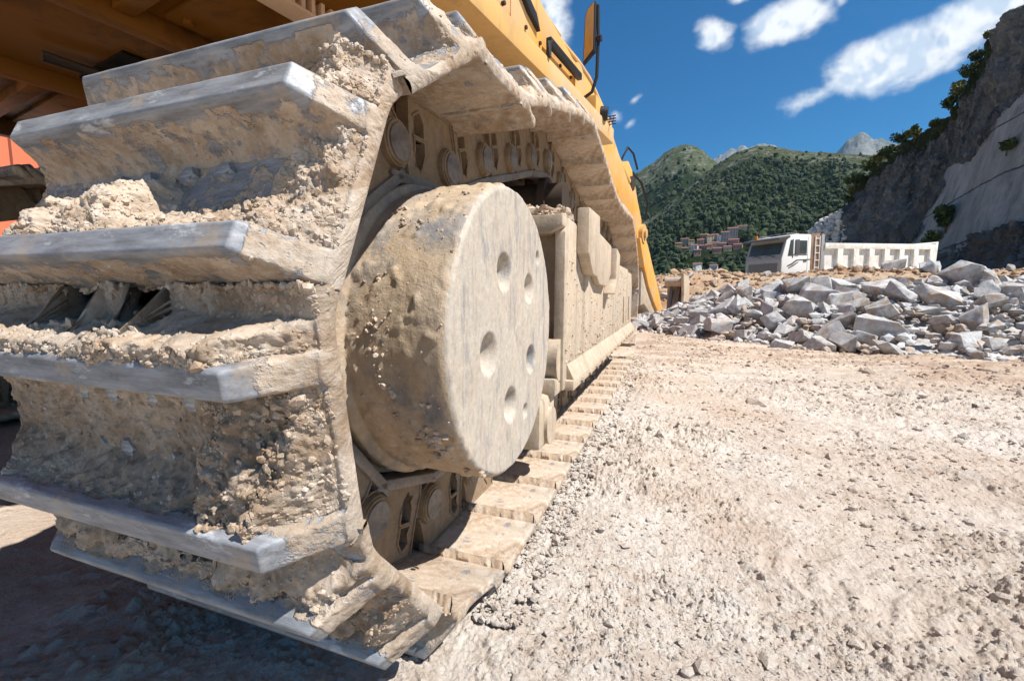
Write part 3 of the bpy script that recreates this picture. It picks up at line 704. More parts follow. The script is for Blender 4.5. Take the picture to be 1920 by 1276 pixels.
# opposite track: the same parts without their finest mud
DX = -2.70
for k in range(NSH):
    M = shoe_matrix(k, -L+DX+.0); o = link('track_shoe', FAR[0], EX, mw=M); l_ = link('track_link', LM, EX, mw=M)
B().box(xs+DX-.40, xs+DX-.05, y0, y1, zb, CZ+.18, .02).obj('track_frame', M_FRAME, EX)
B().cyl((DX-L-.10, YC, ZC), (DX-L-.42, YC, ZC), .30, seg=48).obj('drive_housing', M_FRAME, EX)

# ------------------------------------------------------------------ superstructure, turned 9.6 degrees
HA = R(9.6); HC = Vector((-1.97, 2.4, 0))
HM = Matrix.Translation(HC) @ Matrix.Rotation(-HA, 4, 'Z')      # local x = right, y = towards the boom, z = up from the ground
ZB = CZ+.895; HW = 1.50; q0 = .845
fy = lambda f, q=q0: f*q-2.04                                    # camera ratio to local forward
HO = B()
out = [(HW-.03, -3.0), (HW-.03, .62), (.55, .72), (.55, 1.15), (-.55, 1.15), (-.55, .72), (-HW, .62), (-HW, -2.6)]+[(3.35*math.sin(R(a))*.95, -3.35*math.cos(R(a))) for a in range(-24, 27, 6)]
HO.prism(out, ZB+.055, ZB+.10, 'z', 0)
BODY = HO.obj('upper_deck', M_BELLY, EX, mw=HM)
def part(b, name, m, par=BODY): return b.obj(name, m, par)
# ribs, seams and hatches on the belly
rb = B()
for x in (.42, -.42): rb.box(x-.03, x+.03, -3.0, .9, ZB-.02, ZB+.056, .006)
for y in (-2.2, -1.25, -.1): rb.box(-1.45, -.46, y-.03, y+.03, ZB+.01, ZB+.055, .004)
for y in (-2.35, -1.3, -.2): rb.box(.46, 1.42, y-.03, y+.03, ZB+.01, ZB+.055, .004)
rb.box(-1.47, -1.41, -2.7, .5, ZB-.03, ZB+.055, .004)
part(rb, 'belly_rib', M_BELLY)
hb = B()
for x0_, x1_, y0_, y1_ in ((-1.35, -.52, -2.1, -1.35), (-1.35, -.5, -1.15, -.2), (-.36, .36, -1.9, -.9), (.5, 1.3, -2.2, -1.4), (.5, 1.3, -1.2, -.3), (-.36, .36, -.7, .2)):
    hb.box(x0_, x1_, y0_, y1_, ZB+.035, ZB+.054, .004)
    for cx in (x0_+.05, x1_-.05):
        for cy in (y0_+.05, y1_-.05): hb.cyl((cx, cy, ZB+.036), (cx, cy, ZB+.022), .016, seg=6)
part(hb, 'belly_hatch', M_BELLY)
ov = B(); ov.prism([(-.95+.36*math.cos(R(a)), -1.85+.20*math.sin(R(a))) for a in range(0, 360, 12)], ZB+.018, ZB+.034, 'z', .003); part(ov, 'oval_cover', M_BELLY)
part(B().box(-.30, .12, -1.18, -.98, ZB+.022, ZB+.0345, .0), 'belly_hole_dark', M_HOLE)  # near-black slab painted as the dark inside of a hole
part(B().tube([(-.1, -1.35, ZB-.01), (-.05, -.9, ZB-.02), (.02, -.5, ZB), (.1, -.1, ZB+.02)], .022), 'hose', M_DARK)
# side beam and body
sk = B(); sk.prism([(HW-.16, ZB+.0), (HW+.0, ZB), (HW+.0, ZB+.085), (HW-.03, ZB+.10), (HW-.16, ZB+.10)], -3.0, fy(3.244), 'y', .006)
part(sk, 'side_beam', M_YELD)
part(B().prism([(fy(3.244)-.30, ZB+.002), (fy(3.244)-.002, ZB+.002), (fy(3.244)-.002, ZB+.12), (fy(3.244)-.30, ZB+.18)], HW-.9, HW-.01, 'x', .01), 'front_corner_box', M_YEL)
part(B().box(.75, HW-.035, -2.6, fy(1.85), ZB+.11, ZB+1.55, .03), 'engine_housing', M_YEL)
sm_ = B()
for f_ in (1.15, 1.42, 1.70): sm_.box(HW-.036, HW-.031, fy(f_), fy(f_)+.008, ZB+.14, ZB+1.5, 0)
sm_.box(HW-.036, HW-.030, -2.4, fy(1.80), ZB+.42, ZB+.428, 0)
part(sm_, 'panel_seam', M_BLACK)
for f_ in (1.2, 1.34, 1.48, 1.62, 1.75, 1.95, 2.1, 2.35, 2.5): part(B().cyl((HW-.034, fy(f_), ZB+.135), (HW-.022, fy(f_), ZB+.135), .008, seg=8), 'panel_bolt', M_DARK)
part(B().box(HW-.033, HW-.010, fy(1.55), fy(1.68), ZB+.50, ZB+.54, .006), 'door_handle', M_BLACK)
part(B().box(HW-.03, HW-.018, fy(1.50), fy(1.60), ZB+.105, ZB+.55, .004), 'side_post', M_YELD)
part(B().prism([(fy(1.82), ZB+.11), (fy(2.62), ZB+.11), (fy(2.62), ZB+.22), (fy(2.50), ZB+.25), (fy(2.15), ZB+.30), (fy(1.82), ZB+.36)], .75, HW-.03, 'x', .015), 'fuel_tank', M_YEL)
part(B().cyl((.9, fy(2.62), ZB+.165), (HW-.022, fy(2.62), ZB+.165), .075, seg=28), 'rounded_tank_end', M_YEL)
part(B().tube([(HW+.002, fy(2.13), ZB-.0+.085), (HW+.002, fy(2.13), ZB+.14), (HW+.002, fy(2.15), ZB+.155), (HW+.002, fy(2.55), ZB+.150)], .012, 8).box(HW-.012, HW+.012, fy(2.13), fy(2.56), ZB+.135, ZB+.165, .003), 'step_rail', M_BLACK)
part(B().prism([(fy(1.84), ZB+.255), (fy(1.86), ZB+.275), (fy(2.03), ZB+.215), (fy(2.07), ZB+.165), (fy(1.96), ZB+.195)], HW-.030, HW-.012, 'x', .002), 'dark_gap_plate', M_BLACK)  # black plate painted as the dark gap between housing and tank
grl = B()
for i in range(60):
    y = -2.0+i*.036; grl.box(.98, 1.04, y, y+.014, ZB-.02, ZB+.054, .002)
grl.box(.97, 1.05, -2.0, .2, ZB-.03, ZB-.02, .002)
part(grl, 'slotted_grille', M_LIT)
# mirror on a bent arm
mx = HW+.02
mir = B(); my0 = fy(2.70); mp = [(mx-.052, CZ+1.165), (mx-.046, CZ+1.385), (mx-.030, CZ+1.425), (mx+.008, CZ+1.450), (mx+.008, CZ+1.215)]
mir.prism(mp, my0, my0+.03, 'y', .004); MI = part(mir, 'mirror', M_BLACK)
mc_ = (mx-.021, CZ+1.31); B().prism([(mc_[0]+(a-mc_[0])*.82, mc_[1]+(c-mc_[1])*.94) for a, c in mp], my0-.003, my0-.0005, 'y', 0).obj('mirror_glass', M_CHROME, MI)
part(B().tube([(mx-.14, my0-.02, CZ+.99), (mx-.06, my0+.02, CZ+1.0), (mx-.01, my0+.03, CZ+1.03), (mx+.012, my0+.035, CZ+1.10), (mx+.016, my0+.035, CZ+1.28), (mx+.012, my0+.03, CZ+1.44)], .009, 8).cyl((mx+.010, my0+.03, CZ+1.28), (mx+.034, my0+.03, CZ+1.28), .016, seg=12), 'mirror_arm', M_BLACK)
part(B().cyl((mx-.19, my0-.03, CZ+.97), (mx-.10, my0-.06, CZ+.985), .03, seg=16), 'mirror_clamp', M_DARK)
part(B().cyl((HW-.1, fy(2.98), CZ+q0*1.20), (HW+.02, fy(3.02), CZ+q0*1.185), .05, .035, 20), 'work_lamp', M_BLACK)
lg = B()
for i in range(6): lg.tube([(HW-.08+i*.02, fy(3.12), CZ+q0*1.15), (HW-.08+i*.02, fy(3.16), CZ+q0*1.22)], .003, 6)
for i in range(4): lg.tube([(HW-.09, fy(3.13), CZ+q0*(1.155+i*.018)), (HW+.04, fy(3.13), CZ+q0*(1.155+i*.018))], .003, 6)
part(lg, 'lamp_guard', M_DARK)
# boom
bo = B()
bo.prism([(.55, 1.75), (1.0, 2.2), (1.5, 2.78), (2.1, 3.20), (2.55, 3.29), (3.07, 3.30), (3.45, 3.27), (3.95, 3.12), (4.9, 2.60), (5.55, 2.33), (5.75, 2.05), (5.45, 1.85), (4.3, 2.20), (3.3, 2.45), (2.4, 2.35), (1.5, 1.95), (1.0, 1.60)], -.33, .35, 'x', .03)
BOOM = part(bo, 'boom', M_YEL)
b = B()
b.tube([(.352, 1.55, 2.9), (.352, 2.1, 3.16), (.352, 2.6, 3.235), (.352, 3.1, 3.24), (.352, 3.45, 3.20), (.352, 4.0, 2.98)], .018, 8)
b.obj('weld_rim', M_YELD, BOOM)
hs = B()
for dz, x in ((.03, .30), (.07, .16), (.0, .02)):
    hs = B(); hs.tube([(x, 1.0, 2.55+dz), (x, 1.3, 2.90+dz), (x, 1.55, 3.12+dz), (x, 1.85, 3.27+dz), (x, 2.2, 3.33+dz), (x, 2.6, 3.33+dz*.4)], .019, 10); part(hs, 'hydraulic_hose', M_YELD)
b = B(); b.tube([(.36, 2.35, 3.2), (.362, 2.42, 2.9), (.362, 2.38, 2.6)], .01, 6); b.tube([(.36, 2.42, 3.2), (.362, 2.5, 2.9), (.362, 2.47, 2.6)], .01, 6)
b.obj('brake_line', M_YELD, BOOM)
# boom cylinder, hinge and arm
b = B(); b.cyl((.42, 1.0, 2.0), (.42, 3.5, 2.55), .11, seg=24); b.cyl((.42, 3.5, 2.55), (.42, 3.9, 2.64), .06, seg=16); part(b, 'boom_cylinder', M_YELD)
b = B(); b.cyl((.36, 3.35, 2.62), (.46, 3.35, 2.62), .15, seg=28).cyl((.45, 3.35, 2.62), (.49, 3.35, 2.62), .07, seg=20); part(b, 'boom_pin', M_DARK)
b = B(); b.cyl((.0, 4.0, 3.22), (.0, 5.7, 2.42), .10, seg=24).cyl((.2, 3.9, 3.02), (.3, 5.35, 2.42), .075, seg=20); part(b, 'arm_cylinder', M_YELD)
ar = B(); ar.prism([(5.15, 2.50), (5.45, 2.78), (5.75, 2.66), (6.15, 2.25), (6.50, 1.95), (6.62, 1.68), (6.45, 1.52), (6.2, 1.60), (5.8, 1.85), (5.35, 2.15)], -.24, .30, 'x', .03)
ARM = part(ar, 'arm', M_YEL)
B().cyl((.30, 6.42, 1.72), (.37, 6.42, 1.72), .17, seg=28).cyl((.37, 6.42, 1.72), (.41, 6.42, 1.72), .08, seg=20).obj('arm_pin', M_YELD, ARM)
B().tube([(.2, 5.4, 2.8), (.25, 5.55, 3.02), (.28, 5.8, 2.98), (.32, 5.95, 2.75)], .018, 8).tube([(.3, 5.7, 2.65), (.36, 6.1, 2.55), (.40, 6.45, 2.25), (.36, 6.45, 1.95)], .022, 8).obj('arm_hose', M_BLACK, ARM)
B().cyl((.30, 5.62, 2.45), (.34, 5.62, 2.45), .12, seg=24).obj('linkage_pin', M_DARK, ARM); B().cyl((.31, 5.3, 2.2), (.325, 5.3, 2.2), .045, seg=16).obj('linkage_pin', M_DARK, ARM)
st = B(); st.prism([(6.15, 1.62), (6.60, 1.66), (6.82, 1.55), (7.25, 1.22), (7.75, .86), (8.25, .48), (8.66, .10), (8.60, .04), (8.15, .16), (7.55, .45), (7.0, .78), (6.55, 1.16)], -.02, .35, 'x', .02)
BUCKET_ARM = part(st, 'bucket_side_plate', M_YEL)
bu = B()
bu.prism([(6.6, 1.1), (7.3, .62), (8.0, .30), (8.5, .06), (7.6, .05), (7.3, .28), (6.9, .42), (6.6, .40)], -.75, .30, 'x', .02)
BK = part(bu, 'bucket', M_PLATE)
# open bucket beyond
b = B(); b.prism([(8.55, 1.08), (9.35, 1.04), (9.55, .80), (9.5, .30), (9.2, .05), (8.65, .06), (8.75, .6)], .70, .76, 'x', .01); b.obj('bucket_side_plate', M_PLATE, BK)
b = B(); b.box(.32, .705, 9.1, 9.3, .12, 1.03, .02); b.cyl((.30, 8.95, .90), (.72, 8.95, .90), .11, seg=24); b.obj('bucket_crosspiece', M_PLATE, BK)
b = B()
for x in (.40, .56): b.prism([(8.6, .10), (8.72, .10), (9.2, .80), (9.05, .88)], x, x+.07, 'x', .01)
b.obj('bucket_tooth', M_RAIL, BK)
#PART3
# ------------------------------------------------------------------ heap of broken marble
def mound_h(x, y):
    """height of the rubble mound above the yard"""
    toe = np.interp(x, [-1.5, -.3, .2, 1.5, 3.1, 6, 11], [7.9, 7.45, 6.95, 6.0, 5.62, 5.4, 5.2])
    cr = np.interp(x, [-1.5, 0, 1, 2, 4.5, 7, 11], [9.0, 8.9, 8.5, 8.1, 7.6, 7.3, 7.0])
    H = np.interp(x, [-.9, -.35, .1, .5, 1.0, 1.7, 2.6, 3.6, 5, 9, 11], [0, .10, .32, .48, .64, .70, .72, .72, .75, .72, .0])
    t = (y-toe)/(cr-toe); b = np.clip((y-cr)/2.2, 0, 1)
    return H*np.clip(t, 0, 1)**.85*(1-.75*b*b*(3-2*b))
M_STONE, _t, _b = mat('broken_grey_white_marble'); _v = _t.node('ShaderNodeTexCoord').outputs['Object']
_oi = _t.node('ShaderNodeObjectInfo').outputs['Random']
_pv = _t.node('ShaderNodeVectorMath', operation='ADD', i_0=_v, i_1=_t.node('ShaderNodeCombineXYZ', i_0=_t.math('MULTIPLY', _oi, 37.0)).outputs[0]).outputs[0]
_c = _t.mix(_t.ramp(_t.noise(_pv, 3.2, 6, .65, .4), [(.35, 0), (.65, 1)]), (0.34, 0.335, 0.33), (0.62, 0.61, 0.60))
_c = _t.mix(_t.math('MULTIPLY', _t.ramp(_t.noise(_pv, 2.3, 5, .6), [(.46, 0), (.62, 1)]), _t.sm(_oi, .0, .7)), _c, (0.40, 0.295, 0.21))
_c = _t.mix(_t.ramp(_t.noise(_pv, 24, 5, .7), [(.5, 0), (.7, .35)]), _c, (0.25, 0.245, 0.24))
_t.l.new(_c, _b.inputs['Base Color']); _b.inputs['Roughness'].default_value = .85
bump(_t, _b, _t.noise(_pv, 22, 7, .7), .6, .02)
M_EARTH, _t, _b = mat('orange_brown_earth'); _v = _t.node('ShaderNodeTexCoord').outputs['Object']
_c = _t.mix(_t.ramp(_t.noise(_v, 1.1, 6, .65), [(.38, 0), (.6, 1)]), (0.38, 0.215, 0.11), (0.47, 0.34, 0.225))
_c = _t.mix(_t.ramp(_t.noise(_v, 9, 5, .7), [(.52, 0), (.64, .8)]), _c, (0.48, 0.43, 0.37)); _c = _t.mix(_t.ramp(_t.noise(_v, 4, 5, .7), [(.5, 0), (.7, .5)]), _c, (0.33, 0.20, 0.11))
_t.l.new(_c, _b.inputs['Base Color']); _b.inputs['Roughness'].default_value = .95; bump(_t, _b, _t.noise(_v, 14, 6, .75), .9, .05)

xs_ = np.linspace(-1.2, 11, 380); ys_ = np.linspace(5.0, 11, 200); A_, C_ = np.meshgrid(xs_, ys_, indexing='ij'); x, y = A_.ravel(), C_.ravel()
p = np.stack([x, y, 0*x], -1); z = mound_h(x, y)-.10+.05*fbm(p, 5, 4, .6, 91, 'b')+np.where(mound_h(x, y) < .02, -.08, 0)
o = link('rubble_mound', mesh_np('rubble_mound', np.stack([x, y, z], -1), grid_faces(len(xs_), len(ys_)), M_STONE)); tag(o, kind='structure')

def rock_mesh(seed, n=13, flat=.6, long=1.3, det=3):
    rs = np.random.RandomState(seed); bm = bmesh.new()
    if seed % 2:                                  # split blocks: a skewed box with knocked off corners
        for cx in (-1, 1):
            for cy in (-1, 1):
                for cz in (-1, 1):
                    v = np.array([cx*long*.8, cy*.72, cz*flat*.85])+rs.normal(size=3)*.13
                    if rs.rand() < .35: v2 = v*np.array([.55, 1, 1]); v3 = v*np.array([1, 1, .45]); bm.verts.new(v2); bm.verts.new(v3)
                    else: bm.verts.new(v)
        n = 0
    for _ in range(n):
        v = rs.normal(size=3); v /= np.linalg.norm(v); v = np.sign(v)*np.abs(v)**.55
        v *= rs.uniform(.82, 1.05); bm.verts.new((v[0]*long, v[1]*.95, v[2]*flat*1.25))
    r = bmesh.ops.convex_hull(bm, input=bm.verts[:])
    bmesh.ops.delete(bm, geom=list({g for g in r['geom_interior']+r['geom_unused'] if isinstance(g, bmesh.types.BMVert)}), context='VERTS')
    bmesh.ops.dissolve_limit(bm, angle_limit=R(16), verts=bm.verts[:], edges=bm.edges[:])
    bmesh.ops.bevel(bm, geom=bm.edges[:], offset=.025, segments=1, affect='EDGES', clamp_overlap=True)
    bmesh.ops.triangulate(bm, faces=bm.faces[:])
    bmesh.ops.subdivide_edges(bm, edges=bm.edges[:], cuts=det, use_grid_fill=True)
    V = np.array([v.co[:] for v in bm.verts]); N_ = np.array([v.normal[:] for v in bm.verts])
    d = .05*fbm(V+seed*3.1, 1.6, 3, .5, 95)+.022*fbm(V+seed*3.1, 6, 3, .55, 96, 'r')
    V = V+N_*d[:, None]; s_ = 1/np.abs(V).max(0).max()
    for v, c in zip(bm.verts, V*s_): v.co = c
    me = bpy.data.meshes.new('marble_rock'); bm.to_mesh(me); bm.free(); me.materials.append(M_STONE)
    for f in me.polygons: f.use_smooth = True
    me.set_sharp_from_angle(angle=R(24)); return me
ROCKS = [rock_mesh(100+i, 9+i % 7, (.45, .6, .8)[i % 3], (1.05, 1.35, 1.6)[(i//3) % 3]) for i in range(26)]
GR = 'broken marble rocks of the heap'
rocks = []
def rock(x, y, z, r, rot, me, label=None, group=GR):
    o = link('marble_rock', me); o.location = (x, y, z); o.scale = (r, r, r); o.rotation_euler = rot
    tag(o, label, 'rock', group); rocks.append(o); return o
rs = np.random.RandomState(21)
def surf(x, y): return float(mound_h(np.array([x]), np.array([y]))[0])
SPECIAL = [  # x, y, radius, rotation, proto, raised, label
    (4.02, 6.75, .42, (.3, .5, .6), 2, .12, 'largest pale boulder high on the right end of the marble heap'),
    (3.75, 7.9, .34, (.2, .9, .3), 11, .25, 'upright pale pointed boulder standing on the crest right of the heap'),
    (2.25, 6.28, .36, (.1, .22, -.15), 13, .10, 'long flat tan slab lying across the middle of the marble heap'),
    (1.62, 5.98, .25, (.2, .35, -.5), 4, .05, 'long white block in the lowest row of the heap, just left of the middle'),
    (2.9, 5.85, .26, (.1, -.12, .3), 16, .12, 'smooth rounded blue grey slab low in the right half of the heap'),
    (3.3, 5.50, .24, (-.1, -.3, .2), 7, .08, 'flat striped grey plank of marble tilted at the right foot of the heap'),
    (1.75, 7.8, .30, (.1, 1.1, .2), 20, .22, 'sharp upright shard standing on the crest in the middle of the heap'),
    (.02, 7.32, .17, (.1, -.25, .2), 0, .08, 'squarish white block at the left foot of the heap, nearest the bucket'),
    (.28, 7.0, .23, (.1, -.30, .5), 14, .04, 'long round grey rock lying beside the squarish white block at the left foot'),
    (.72, 7.05, .22, (.6, .3, .2), 3, .10, 'pinkish five-sided boulder in the left part of the heap above the foot'),
    (.95, 7.35, .25, (.4, .7, .1), 8, .18, 'large pale angular boulder high in the left part of the heap'),
    (1.22, 5.98, .19, (.0, .1, -.2), 5, .0, 'low pale oblong rock lying flat at the front foot of the heap'),
    (1.95, 7.35, .36, (.3, .2, .1), 10, .16, 'broad tan topped boulder near the crest in the middle of the heap'),
    (2.15, 5.72, .27, (.5, .6, .3), 6, .12, 'pale wedge shaped rock with a sharp top at the foot of the heap'),
    (2.72, 7.5, .34, (.2, -.3, .2), 9, .16, 'wide flat slab lying on the crest right of the middle of the heap'),
    (3.1, 7.05, .34, (.4, .4, .1), 1, .14, 'brown sided boulder with a bright top below the crest of the heap'),
]
taken = []
for (x, y, r, rot, pi_, up, lab) in SPECIAL:
    r *= .70; taken.append((x, y, r)); rock(x, y, surf(x, y)+up*.6, r, rot, ROCKS[pi_], lab)
cand = 0
while len(rocks) < 256 and cand < 9000:
    cand += 1
    u = rs.rand(); x = -.75+u*6.0 if rs.rand() < .97 else rs.uniform(5.2, 7)
    toe = np.interp(x, [-1.5, -.3, .2, 1.5, 3.1, 6, 11], [7.9, 7.45, 6.95, 6.0, 5.62, 5.4, 5.2]); cr = np.interp(x, [-1.5, 0, 1, 2, 4.5, 7, 11], [9.0, 8.9, 8.5, 8.1, 7.6, 7.3, 7.0])
    y = toe+(cr-toe+.5)*rs.rand()**.85
    if x > 5.0 and rs.rand() < .4: continue
    if x < -.15 and y < 7.6: continue
    r = float(np.clip(rs.lognormal(-1.93, .28), .10, .215)); r *= (.72+.28*min(1, max(0, x+.8)))*(.86 if x > 3 else 1)
    lim = .48
    if any((x-a)**2+(y-b)**2 < (lim*(r+c))**2 for a, b, c in taken): continue
    taken.append((x, y, r)); rock(x, y, surf(x, y)+r*rs.uniform(.0, .75), r, (rs.normal()*.45, rs.normal()*.45, rs.uniform(0, 6.28)), ROCKS[rs.randint(26)])
# small rubble between and in front of the rocks
n = 3200; x = rs.uniform(-.9, 6.5, n); toe = np.interp(x, [-1.5, -.3, .2, 1.5, 3.1, 6, 11], [7.9, 7.45, 6.95, 6.0, 5.62, 5.4, 5.2]); y = toe+rs.uniform(-.12, 2.9, n)**1.0
z = mound_h(x, y)+rs.uniform(-.05, .07, n)*(y > toe)+.01
o = link('marble_chips', lumps('marble_chips', np.stack([x, y, z], -1), np.clip(rs.lognormal(-3.2, .4, n), .018, .08), M_STONE, 3, .7)); tag(o, 'small marble chips filling the gaps of the rock heap', 'rubble', kind='stuff')

# ------------------------------------------------------------------ earth bank behind the heap
def bank_h(x, y):
    H = np.interp(x, [-9, -4, -1.2, -.2, .5, 1.2, 2.1, 3.4, 4.8, 6.2, 7.4, 9.5, 14, 20, 26], [.9, 1.1, 1.15, 1.25, 1.38, 1.36, 1.22, 1.26, 1.36, 1.28, 1.24, 1.36, 1.4, 1.2, 0])
    t = np.clip((y-11.2)/4.2, 0, 1); b = np.clip((y-17.0)/4.5, 0, 1)
    return H*t*t*(3-2*t)*(1-b*b*(3-2*b))
xs_ = np.linspace(-14, 27, 640); ys_ = np.linspace(10.6, 22, 190); A_, C_ = np.meshgrid(xs_, ys_, indexing='ij'); x, y = A_.ravel(), C_.ravel(); p = np.stack([x, y, 0*x], -1)
def bank_z(x, y):
    p = np.stack([x, y, 0*x], -1); return bank_h(x, y)*(1+.10*fbm(p, .5, 3, .5, 101))+.09*fbm(p, 1.6, 4, .6, 102, 'b')*np.clip(bank_h(x, y)*3, 0, 1)+.035*fbm(p, 6, 3, .6, 103, 'b')*np.clip(bank_h(x, y)*3, 0, 1)
o = link('earth_bank', mesh_np('earth_bank', np.stack([x, y, bank_z(x, y)-.03], -1), grid_faces(len(xs_), len(ys_)), M_EARTH)); tag(o, kind='structure')
n = 5200; x = rs.uniform(-6, 20, n); y = rs.uniform(11, 17.5, n); z = bank_z(x, y)
o = link('bank_rubble', lumps('bank_rubble', np.stack([x, y, z], -1), np.clip(rs.lognormal(-3.2, .55, n), .015, .16), M_EARTH, 8, .8)); tag(o, 'brown stones and clods lying over the earth bank behind the heap', 'rubble', kind='stuff')
bank_rocks = []
for i in range(48):                          # pale rocks beyond, at the right end of the bank; small stones in the middle
    big = i < 26
    x = rs.uniform(5.2, 10.5) if big else rs.uniform(-1.5, 5.0); y = rs.uniform(12.5, 15.5) if big else rs.uniform(11.8, 15.5); r = rs.uniform(.12, .30) if big else rs.uniform(.06, .15)
    o = link('marble_rock', ROCKS[rs.randint(26)], loc=(x, y, float(bank_z(np.array([x]), np.array([y]))[0])+r*.3)); o.scale = (r, r, r); o.rotation_euler = (rs.normal()*.4, rs.normal()*.4, rs.uniform(0, 6))
    bank_rocks.append((x/y, big, o))
# label the remaining heap rocks by where they lie: row up the slope, then stretch of the heap
def zone(o):
    x, y, z = o.location; toe = np.interp(x, [-1.5, -.3, .2, 1.5, 3.1, 6, 11], [7.9, 7.45, 6.95, 6.0, 5.62, 5.4, 5.2]); t = (y-toe)/2.0
    row = 'in the foot row' if t < .18 else 'on the lower slope' if t < .45 else 'on the upper slope' if t < .85 else 'on the crest'
    st = 'at the end by the bucket' if x < .5 else 'in the left part' if x < 1.4 else 'in the middle' if x < 2.5 else 'in the right part' if x < 3.8 else 'at the far right end'
    return row, st
ORD = ['first', 'second', 'third', 'fourth', 'fifth', 'sixth', 'seventh', 'eighth', 'ninth', 'tenth', 'eleventh', 'twelfth']+['%dth' % i for i in range(13, 60)]
zz_ = {}
for o in rocks:
    if 'label' not in o: zz_.setdefault(zone(o), []).append(o)
for (row, st), L_ in zz_.items():
    L_.sort(key=lambda o: o.location.x/o.location.y)
    for i, o in enumerate(L_):
        o['label'] = ORD[i]+' marble rock from the left '+row+', '+st.replace('at the end by the bucket', 'heap end by bucket').replace('at the far right end', 'far right end of heap').replace('in the middle', 'middle of heap').replace('in the left part', 'left part of heap').replace('in the right part', 'right part of heap'); o['group'] = GR

for big in (True, False):
    for i, (_, _, o) in enumerate(sorted([b_ for b_ in bank_rocks if b_[1] == big], key=lambda b_: b_[0])):
        tag(o, ORD[i]+(' pale rock from the left on the earth bank beyond the heap, right end' if big else ' small stone from the left on the orange earth bank before the truck'), 'rock', 'pale rocks on the earth bank' if big else 'small stones on the earth bank')

# ------------------------------------------------------------------ dump truck
TR = empty('dump_truck', (5.5, 28.0, .78), R(37.5)); TR.rotation_euler.y = R(-1.6)
tag(TR, 'white dump truck with a long ribbed body behind the earth bank', 'truck')
M_WHITE = plain('off_white_truck_paint', (0.70, 0.69, 0.66), .45, 0, .10, 2); M_BODYW = make_yellow('weathered_white_body', (0.72, 0.71, 0.66), (0.50, 0.36, 0.25), .45, 2.2, .6, .0, (0.42, 0.26, 0.16))
M_GREY = plain('grey_plastic_and_cab_shade', (0.30, 0.28, 0.265), .6); M_DGREY = plain('dark_grey_trim', (0.075, 0.075, 0.08), .5)
M_GLASS = plain('dark_window_glass', (0.05, 0.06, 0.055), .22, 0, .5, 2)
M_ORANGE = plain('orange_beacon', (0.85, 0.20, 0.02), .3); M_RUSTY = make_yellow('rusty_brown_headboard', (0.20, 0.13, 0.09), (0.32, 0.17, 0.09), .9, 2, .8, .1)
M_TYRE = plain('tyre_rubber', (0.025, 0.025, 0.027), .85)
# local x runs from the cab front (0) to the tail (8); y: 0 = near side, 2.5 = far side
def tp(b, name, m, par=TR): return b.obj(name, m, par)
cab = B(); cab.prism([(.02, 1.05), (.02, 1.75), (.30, 2.72), (.55, 2.98), (.95, 3.08), (2.02, 3.08), (2.08, 3.0), (2.08, .95), (.35, .95)], 0, 2.45, 'y', .04)
CAB = tp(cab, 'cab', M_WHITE)
B().prism([(-.006, 1.0), (-.006, 1.74), (.30, 2.74), (.33, 2.72), (.03, 1.74), (.03, 1.0)], .02, 2.43, 'y', .004).obj('cab_front_shade', M_GREY, CAB)  # grey skin paints the shade onto the white cab front
B().prism([(.055, 1.88), (.275, 2.64), (.262, 2.645), (.040, 1.885)], .16, 2.29, 'y', .002).obj('windscreen', M_GLASS, CAB)
v = B(); v.prism([(-.26, 2.86), (.50, 3.00), (.56, 2.90), (-.24, 2.76)], -.02, 2.47, 'y', .01); v.obj('sun_visor', M_DGREY, CAB)
v = B(); v.box(1.20, 1.78, -.012, .02, 2.02, 2.74, .004).prism([(.42, 1.90), (.74, 1.90), (.74, 2.76), (.58, 2.76)], -.012, .02, 'y', .002); SW = v.obj('side_window', M_GLASS, CAB)
B().box(.73, .80, -.016, .02, 1.80, 2.80, .004).box(1.16, 1.20, -.016, .02, 1.96, 2.80, .004).box(.80, 1.80, -.018, .02, 1.95, 2.0, .002).obj('window_frame', M_DGREY, SW)
B().box(.92, 1.20, -.05, -.006, 1.95, 2.78, .02).obj('wing_mirror', M_DGREY, CAB)
v = B(); v.prism([(.40, 1.30), (.75, 1.42), (1.10, 1.64), (2.07, 1.68), (2.07, 1.74), (1.05, 1.70), (.70, 1.50), (.40, 1.38)], -.006, .01, 'y', 0); v.prism([(.50, 1.20), (.85, 1.35), (1.20, 1.55), (1.20, 1.60), (.82, 1.42), (.50, 1.27)], -.006, .01, 'y', 0); v.obj('side_stripe', M_DGREY, CAB)
B().box(1.55, 1.78, -.03, .0, 1.58, 1.66, .008).obj('door_handle', M_DGREY, CAB); B().box(1.84, 1.852, -.008, .0, 1.0, 2.95, 0).obj('door_seam', M_DGREY, CAB)
g = B()
for i in range(9): g.box(-.02, .01, .25, 2.2, 1.06+i*.055, 1.09+i*.055, .003)
g.obj('radiator_grille', M_DGREY, CAB)
g = B()
for yy in (.45, 1.3): g.tube([(-.04, yy, 1.86), (.0, yy+.35, 1.97), (.02, yy+.62, 1.93)], .018, 6)
g.obj('wiper', M_BLACK, CAB)
g = B(); g.tube([(.6, .3, 3.14), (1.5, .3, 3.14), (1.5, 2.1, 3.14), (.6, 2.1, 3.14), (.6, .3, 3.14)], .02, 6)
for xx, yy in ((.65, .3), (1.45, .3), (.65, 2.1), (1.45, 2.1)): g.cyl((xx, yy, 3.05), (xx, yy, 3.15), .015, seg=6)
g.obj('roof_rail', M_GREY, CAB)
g = B(); g.cyl((.30, 2.0, 2.95), (.30, 2.0, 3.18), .085, .07, 14); g.obj('beacon', M_ORANGE, CAB)
g = B(); g.box(-.03, .02, .12, .50, .95, 1.02+.0, .01).box(-.03, .02, 1.95, 2.33, .95, 1.02, .01); g.obj('headlight', M_CHROME, CAB)
